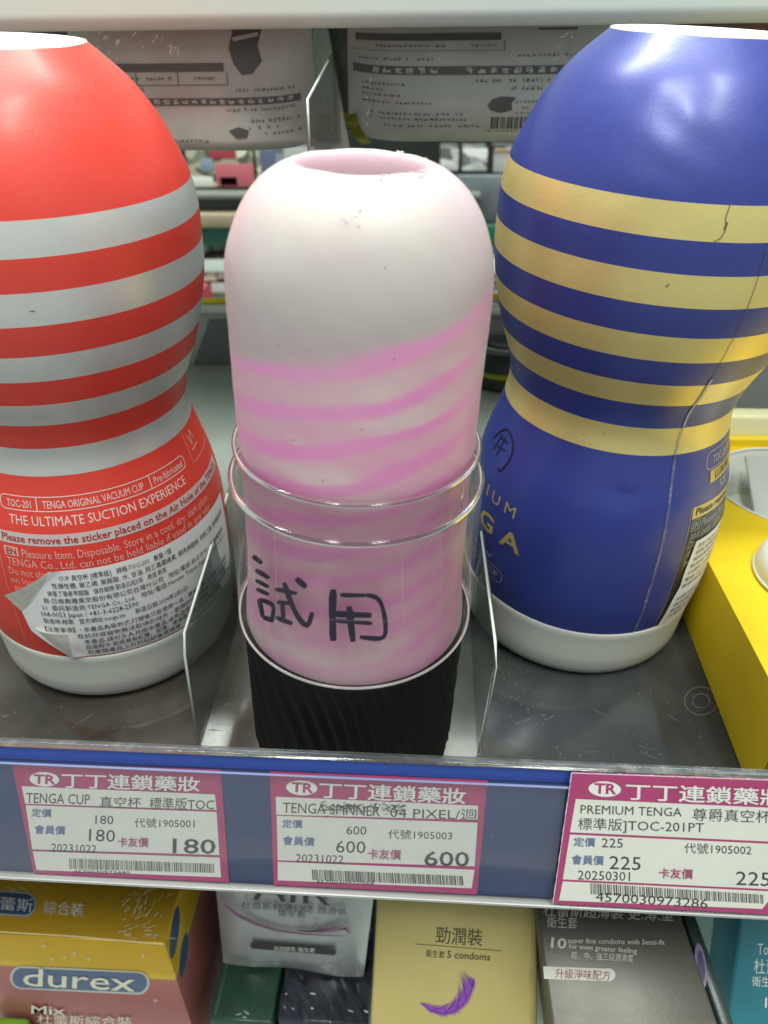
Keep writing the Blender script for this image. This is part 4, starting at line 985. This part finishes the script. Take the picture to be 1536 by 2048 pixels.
def pp(surf): p_ = Print(lambda u, v: surf(*R4((u, v)))); p_.flip = True; return p_
off = lambda f, dv: (lambda u, v: f(u, v)+np.array(dv))
M_navy = mat('navy_badge', (.05, .09, .22), .3); M_silv = mat('silver_badge_rim', (.62, .62, .60), .35, .3)
p = pp(fr); capsule(p, (86, 430), (552, 452), 46); p.build('badge_rim', M_silv, gb)
p = pp(off(fr, (0, -.15, 0))); capsule(p, (88, 431), (550, 451), 38); p.build('badge', M_navy, gb)
p = pp(off(fr, (0, -.3, 0))); p.text('durex', (92, 458), (542, 482), 70, bold=.005, up=(.05, -1)); p.text('Mix', (126, 570), (262, 576), 32, bold=.01); p.text('杜蕾斯綜合裝', (150, 608), (530, 618), 34, bold=.01)
for (x, y) in ((178, 300), (262, 345), (358, 352), (574, 338), (624, 518), (210, 352), (300, 330)):
    for a in (0, 45, 90, 135):
        L = 16 if a in (0, 90) else 8; dx, dy = L*math.cos(math.radians(a+8)), L*math.sin(math.radians(a+8)); p.poly([(x-dx, y-dy), (x+dy*.08, y-dx*.08), (x+dx, y+dy), (x-dy*.08, y+dx*.08)])
p.build('white_print', mat('pale_gold_white', (.82, .76, .62), .4), gb)
p = pp(tp); capsule(p, (-60, 128), (98, 138), 50); p.build('badge_rim', M_silv, gb)
p = pp(off(tp, (0, 0, .15))); capsule(p, (-60, 128), (96, 138), 42); p.build('badge', M_navy, gb)
p = pp(off(tp, (0, 0, .3))); p.text('杜蕾斯', (-70, 150), (130, 166), 48, bold=.01); p.text('綜合裝', (174, 172), (334, 184), 50, bold=.006); p.build('white_print', M_whiteink, gb)
# side ovals
p = Print(lambda u, v: at(*R4((u, v)), x=bx1+.2)); p.flip = True
for cx, cy, rx, ry in ((736, 340, 13, 88), (700, 250, 15, 105)): p.poly([(cx+rx*math.cos(a)+ (ry*math.sin(a))*-.12, cy+ry*math.sin(a)) for a in [2*math.pi*i/30 for i in range(30)]])
p.build('side_badge', M_navy, gb)
# crinkled film on the top and front
rw = random.Random(11)
fv = []
def crk(u, v): return math.sin(u*60+3*math.sin(v*17))*math.exp(-((u-.72)/.12)**2)*.55+math.sin(u*23+v*40)*.08
grid('film', lambda u, v: np.array([bx1-92+92.3*u, 109.6+78*v, bzt+.75+crk(u, v)]), 120, 40, M_film, gb)
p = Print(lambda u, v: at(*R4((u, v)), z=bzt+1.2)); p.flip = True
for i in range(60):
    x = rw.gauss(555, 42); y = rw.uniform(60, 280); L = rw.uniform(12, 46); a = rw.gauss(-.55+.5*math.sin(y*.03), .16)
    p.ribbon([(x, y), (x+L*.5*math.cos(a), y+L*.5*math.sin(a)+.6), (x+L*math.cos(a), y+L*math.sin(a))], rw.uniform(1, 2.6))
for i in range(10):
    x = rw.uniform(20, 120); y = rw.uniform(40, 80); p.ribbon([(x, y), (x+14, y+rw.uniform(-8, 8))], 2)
p.build('crease_glint', mat('film_glint', (.85, .80, .55), .15), gb)  # bright strokes painted as glints along the film's creases
p = Print(lambda u, v: at(*R4((u, v)), y=108.9)); p.flip = True; p.ribbon([(-60, 244), (300, 266), (655, 298)], 6); p.build('edge_glint', mat('gold_glint', (.85, .72, .35), .2, .4), gb)  # pale ribbon painted as the highlight along the front edge
# (2) silver pouch
ay = 128
po = empty('silver_pouch', tuple(at(590, 1940, y=ay)), 'silver grey pouch with a mauve swoosh standing behind the gold boxes', 'pouch', 'boxes on the lower shelf')
cTL, cTR, cBR, cBL = [at(*p_, y=ay) for p_ in ((424, 1700), (757, 1715), (727, 1953), (447, 1926))]
def pouf(u, v):
    a = cBL+(cBR-cBL)*u; b = cTL+(cTR-cTL)*u; q = a+(b-a)*v; e = (1-abs(2*u-1)**4)*min(1, v*6)*3
    return q+np.array([0, -e-.6*math.sin(u*9)*(1-v)**6, .7*math.sin(u*7)*(1-v)**8])
Ms = worn('silver_film', (.40, .42, .43), .28, .3, var=.12, scale=20, bump=.3, bscale=60)
grid('pouch_front', pouf, 40, 40, Ms, po); grid('pouch_back', lambda u, v: pouf(u, v)+np.array([0, 4+7*(1-abs(2*u-1)**4)*min(1, v*6), 0]), 20, 20, Ms, po)
psf = lambda u, v: at(*R4((u, v)), y=ay-3.9); 
p = Print(psf); p.flip = True; p.text('AIR', (1010, 118), (1320, 142), 90, bold=.0, up=(0, -1)); p.text('杜蕾斯輕薄幻隱 潤滑裝', (966, 150), (1388, 180), 26, bold=.01, up=(0, -1)); p.text('衛生套', (1112, 182), (1222, 190), 22, bold=.01, up=(0, -1)); p.build('black_print', M_ink, po)
p = Print(psf); p.flip = True; capsule(p, (1014, 302), (1332, 328), 13); p.build('black_bar', M_ink, po)
p = Print(lambda u, v: psf(u, v)-np.array([0, .2, 0])); p.flip = True; p.text('天然膠乳 衛生套', (1095, 318), (1260, 326), 16, bold=.01, up=(0, -1)); p.build('bar_print', M_whiteink, po)
p = Print(psf); p.flip = True
sw = [(884, 96), (900, 140), (950, 180), (1020, 214), (1110, 242), (1220, 256), (1330, 262), (1390, 264)]
for a, b, w0, w1 in zip(sw[:-1], sw[1:], (4, 12, 16, 14, 10, 8, 5), (12, 16, 14, 10, 8, 5, 2)): p.poly([(a[0], a[1]-w0/2), (b[0], b[1]-w1/2), (b[0], b[1]+w1/2), (a[0], a[1]+w0/2)])
for k_ in range(5): p.ribbon([(1180+k_*12, 240+k_*2), (1270+k_*12, 250-k_*4), (1340+k_*8, 246-k_*6), (1400, 226+k_*8)], 3.2)
for k_ in range(12): x = 1160+rw.uniform(0, 170); y = 220+rw.uniform(-8, 8); p.poly([(x, y), (x+8, y-2), (x+9, y+1), (x+1, y+3)])
p.build('mauve_swoosh', mat('mauve_print', (.22, .05, .16), .4), po)
# (3) boxes under the pouch
def shelfbox(name, label, px, y0, y1, zt_, zb, m_, extra=None):
    a = at(px[0], px[2], y=y0)[0]; b = at(px[1], px[2], y=y0)[0]
    r = empty(name, ((a+b)/2, y0, zb), label, 'box', 'boxes on the lower shelf'); axbox(r, 'carton', a, b, y0, y1, zb, zt_, m_); return r, a, b
r, a, b = shelfbox('green_box', 'dark green box lying below the silver pouch', (404, 532, 1990), 112, 190, -126, -175, worn('dark_green_card', (.014, .060, .036), .28, var=.8, scale=20))
p = Print(lambda u, v: np.array([a+(b-a)*u, 112+78*v, -125.7])); p.strip(((.05, .02), (.12, .9)), ((.10, .02), (.17, .9)), 4); p.text('AIR', (.30, .35), (.62, .35), .28, up=(0, 1)); p.build('dim_print', mat('dim_teal_print', (.05, .10, .09), .4), r)
grid('film', lambda u, v: np.array([a+(b-a)*u, 112+78*v, -125.2+.6*math.sin(u*21+v*9)*math.sin(v*31)]), 40, 40, M_film, r)
r, a, b = shelfbox('dark_box', 'black box in wrinkled clear film right of the dark green box', (545, 734, 1990), 114, 190, -128, -178, worn('black_violet_card', (.03, .03, .055), .2, var=.8, scale=15))
grid('film', lambda u, v: np.array([a+(b-a)*u, 113.5+78*v, -126.8+1.2*math.sin(u*15+v*9)*math.sin(v*27+u*8)]), 50, 50, clear('shiny_film', (.95, .95, .97), .02, (.8, .8, .9), .06, 2.0), r)
p = Print(lambda u, v: np.array([a+(b-a)*u, 114+76*v, -127.6])); p.strip(((.02, .30), (.98, .30)), ((.02, .36), (.98, .36)), 6); p.build('violet_stripe', mat('violet_print', (.06, .04, .12), .3), r)
r, a, b = shelfbox('green_carton', 'tall dark teal carton standing behind the gold and pink box', (352, 432, 1800), 150, 240, -78, -240, worn('dark_teal_card', (.025, .065, .055), .35, var=.5, scale=20))
p = Print(lambda u, v: np.array([a+(b-a)*u, 149.7, -240+162*v])); p.strip(((.1, .72), (.9, .72)), ((.1, .74), (.9, .74)), 3); p.strip(((.1, .55), (.6, .55)), ((.1, .58), (.6, .58)), 3); p.build('teal_stripe', mat('teal_print', (.05, .16, .13), .35), r)
r, a, b = shelfbox('lime_box', 'bright green box at the bottom left corner', (-60, 14, 2020), 104, 109, -126, -175, worn('lime_card', (.16, .34, .02), .4, var=.2, scale=30))
p = Print(lambda u, v: np.array([a+(b-a)*u, 103.8, -175+57*v])); p.strip(((.3, .70), (.9, .70)), ((.3, .73), (.9, .73)), 3); p.build('white_line', M_whiteink, r)
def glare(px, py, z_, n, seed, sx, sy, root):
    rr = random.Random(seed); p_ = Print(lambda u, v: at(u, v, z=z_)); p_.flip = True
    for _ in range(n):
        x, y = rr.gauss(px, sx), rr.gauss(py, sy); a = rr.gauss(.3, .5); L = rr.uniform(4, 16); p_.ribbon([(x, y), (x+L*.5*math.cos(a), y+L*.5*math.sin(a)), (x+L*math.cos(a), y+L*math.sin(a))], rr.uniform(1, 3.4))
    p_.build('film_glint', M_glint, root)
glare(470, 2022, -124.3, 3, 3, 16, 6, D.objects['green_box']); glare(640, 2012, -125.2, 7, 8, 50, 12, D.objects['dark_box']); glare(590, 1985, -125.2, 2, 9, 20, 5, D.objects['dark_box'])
# leaning flat boxes: front face given by its four corners at real depths
def lean(name, label, TL, TR, BR, BL, ytop, grow, m_, th=(0, 10, -16), cat='box'):
    """face corners in the photograph; bottom edge nearer the viewer by 'grow'"""
    a = at(*TL, y=ytop); b = at(*TR, y=ytop); d = CP+(at(*BL, y=ytop)-CP); 
    def nearer(px, ref):
        dd = ray(*px); tref = (ref-CP)@CF; return CP+dd*(tref/grow)
    c = nearer(BR, b); e = nearer(BL, a)
    r = empty(name, tuple((e+c)/2), label, cat, 'boxes on the lower shelf')
    n_ = np.cross(c-e, a-e); n_ /= np.linalg.norm(n_)
    if n_@(CP-e) < 0: n_ = -n_
    slab('carton', [e, c, b, a], -n_*abs(th[2]), m_, r, .8)
    surf = lambda o_: (lambda u, v: onplane(u, v, a, n_)+n_*o_)
    return r, surf
def R6(p_): return (768+p_[0]/2, 1740+p_[1]/2)
def lp(surf, o_): p_ = Print(lambda u, v: surf(o_)(*R6((u, v)))); p_.flip = True; return p_
Mgo = worn('matte_gold_card', (.48, .395, .15), .38, .25, var=.07, scale=22, bump=.25, bscale=60)
g2, sf = lean('gold_carton', 'plain gold box with a purple feather in the middle of the lower shelf', (757, 1740), (1073, 1755), (1076, 2110), (738, 2100), 112, 1.055+.012, Mgo)
p = lp(sf, .2); p.text('勁潤裝', (206, 286), (392, 298), 62, bold=.008); p.text('衛生套', (166, 344), (242, 350), 26, bold=.01); p.text('5 condoms', (252, 350), (424, 362), 28, bold=.008)
p.ribbon([(124, 295), (300, 309), (470, 323)], 2.6); p.build('black_print', mat('brown_black_print', (.035, .03, .02), .45), g2)
rf = random.Random(2)
quill = [(145, 530), (190, 562), (240, 575), (290, 560), (330, 520), (352, 470), (362, 436)]
q = np.array(quill, float)
def qpt(s): s = s*(len(q)-1); i = min(int(s), len(q)-2); return q[i]+(q[i+1]-q[i])*(s-i)
p = lp(sf, .22)
for i in range(190):
    s = i/190; c = qpt(s); d_ = qpt(min(1, s+.03))-qpt(max(0, s-.03)); d_ /= np.linalg.norm(d_)+1e-9; nrm_ = np.array([d_[1], -d_[0]])
    env = math.sin(math.pi*min(1, s*1.02))**.6
    for sd, ln in ((1, 122), (-1, 28)):
        L = ln*env*rf.uniform(.45, 1.1); tip = c+(nrm_*sd*.75+d_*.75)*L
        p.poly([tuple(c-d_*1.1), tuple(tip), tuple(c+d_*1.1)])
p.build('purple_feather', mat('feather_purple', (.20, .04, .36), .45), g2)
p = lp(sf, .3); p.ribbon(quill, 2.5); p.build('feather_quill', mat('quill_dark', (.09, .01, .17), .45), g2)
Mgy = worn('taupe_card', (.105, .098, .08), .38, .15, var=.08, scale=20, bump=.15)
g3, sf = lean('grey_carton', 'taupe grey box with white writing, right of the gold feather box', (1056, 1700), (1322, 1712), (1458, 2110), (1112, 2110), 118, 1.17, Mgy)
p = lp(sf, .2)
p.text('杜蕾斯超薄裝 更.薄.型', (636, 180), (1156, 202), 46, bold=.004); p.text('衛生套', (650, 226), (772, 232), 42, bold=.006)
p.text('10', (666, 310), (728, 316), 42, bold=.02); p.text('super fine condoms with Sensi-fit', (734, 292), (1122, 300), 20, bold=.01); p.text('for even greater feeling', (738, 314), (1010, 334), 20, bold=.01)
p.text('輕、中、強三段潤滑度', (748, 354), (996, 366), 28, bold=.006)
p.poly([(636, 386), (890, 395)]+[(898+27*math.cos(a), 420+26*math.sin(a)) for a in [-math.pi/2+math.pi*i/10 for i in range(11)]]+[(640, 436)])
p.build('white_print', mat('dull_white_print', (.55, .54, .50), .5), g3)
p = lp(sf, .35); p.text('升級淨味配方', (684, 430), (904, 440), 36, bold=.01); p.build('red_print', mat('dark_red_print', (.22, .015, .02), .5), g3)
g4, sf = lean('teal_carton', 'dark teal box edge with a purple oval, between grey and blue boxes', (1326, 1710), (1350, 1712), (1492, 2110), (1460, 2110), 119, 1.17, worn('dark_teal_side', (.03, .05, .05), .3, var=.2))
p = lp(sf, .2); p.poly([(1266+22*math.cos(a)+10*math.sin(a), 385+92*math.sin(a)) for a in [2*math.pi*i/30 for i in range(30)]]); p.build('purple_oval', mat('purple_grey_print', (.22, .17, .30), .4), g4)
p = lp(sf, .35); p.poly([(1268+13*math.cos(a)+7*math.sin(a), 385+62*math.sin(a)) for a in [2*math.pi*i/30 for i in range(30)]]); p.build('oval_centre', mat('dark_purple_print', (.06, .04, .12), .4), g4)
Mt = mat('blue_teal_card', (.05, .2, .3), .35); t = NT(Mt); co = t.obj()
t.l(t.ramp(t.noise(18, 3, .5, co), [(.3, (.02, .17, .22)), (.6, (.06, .28, .36)), (.8, (.05, .16, .42))]), t.b.inputs['Base Color'])
g5, sf = lean('teal_blue_carton', 'blue and teal box with white writing at the lower right corner', (1492, 1745), (1700, 1755), (1700, 2110), (1450, 2110), 116, 1.0, Mt)
p = lp(sf, .2); p.text('Together', (1492, 336), (1640, 340), 44, bold=0); p.text('杜蕾斯', (1478, 408), (1620, 412), 56, bold=.004); p.text('衛生套', (1470, 460), (1580, 464), 38, bold=.006); p.text('12', (1522, 548), (1570, 550), 40, bold=.01)
p.build('white_print', mat('clean_white_print', (.75, .78, .78), .5), g5)
slab('side_panel', [sf(0)(1463, 2110), sf(0)(1449, 2110), sf(0)(1491, 1745), sf(0)(1492, 1745)], (0, 2, 0), worn('teal_side', (.02, .10, .10), .4), g5, 0) if False else None
g6 = empty('teal_block', (95, 160, -150), 'dark teal box standing behind the blue and teal box', 'box', 'boxes on the lower shelf')
boxm('carton', 68, 160, 165, 220, -255, -30, worn('deep_teal_card', (.02, .10, .095), .4, var=.15), g6, .8); boxm('tear_strip', 70, 158, 164.4, 164.9, -60, -58, mat('pale_teal', (.1, .3, .28), .4), g6, 0)
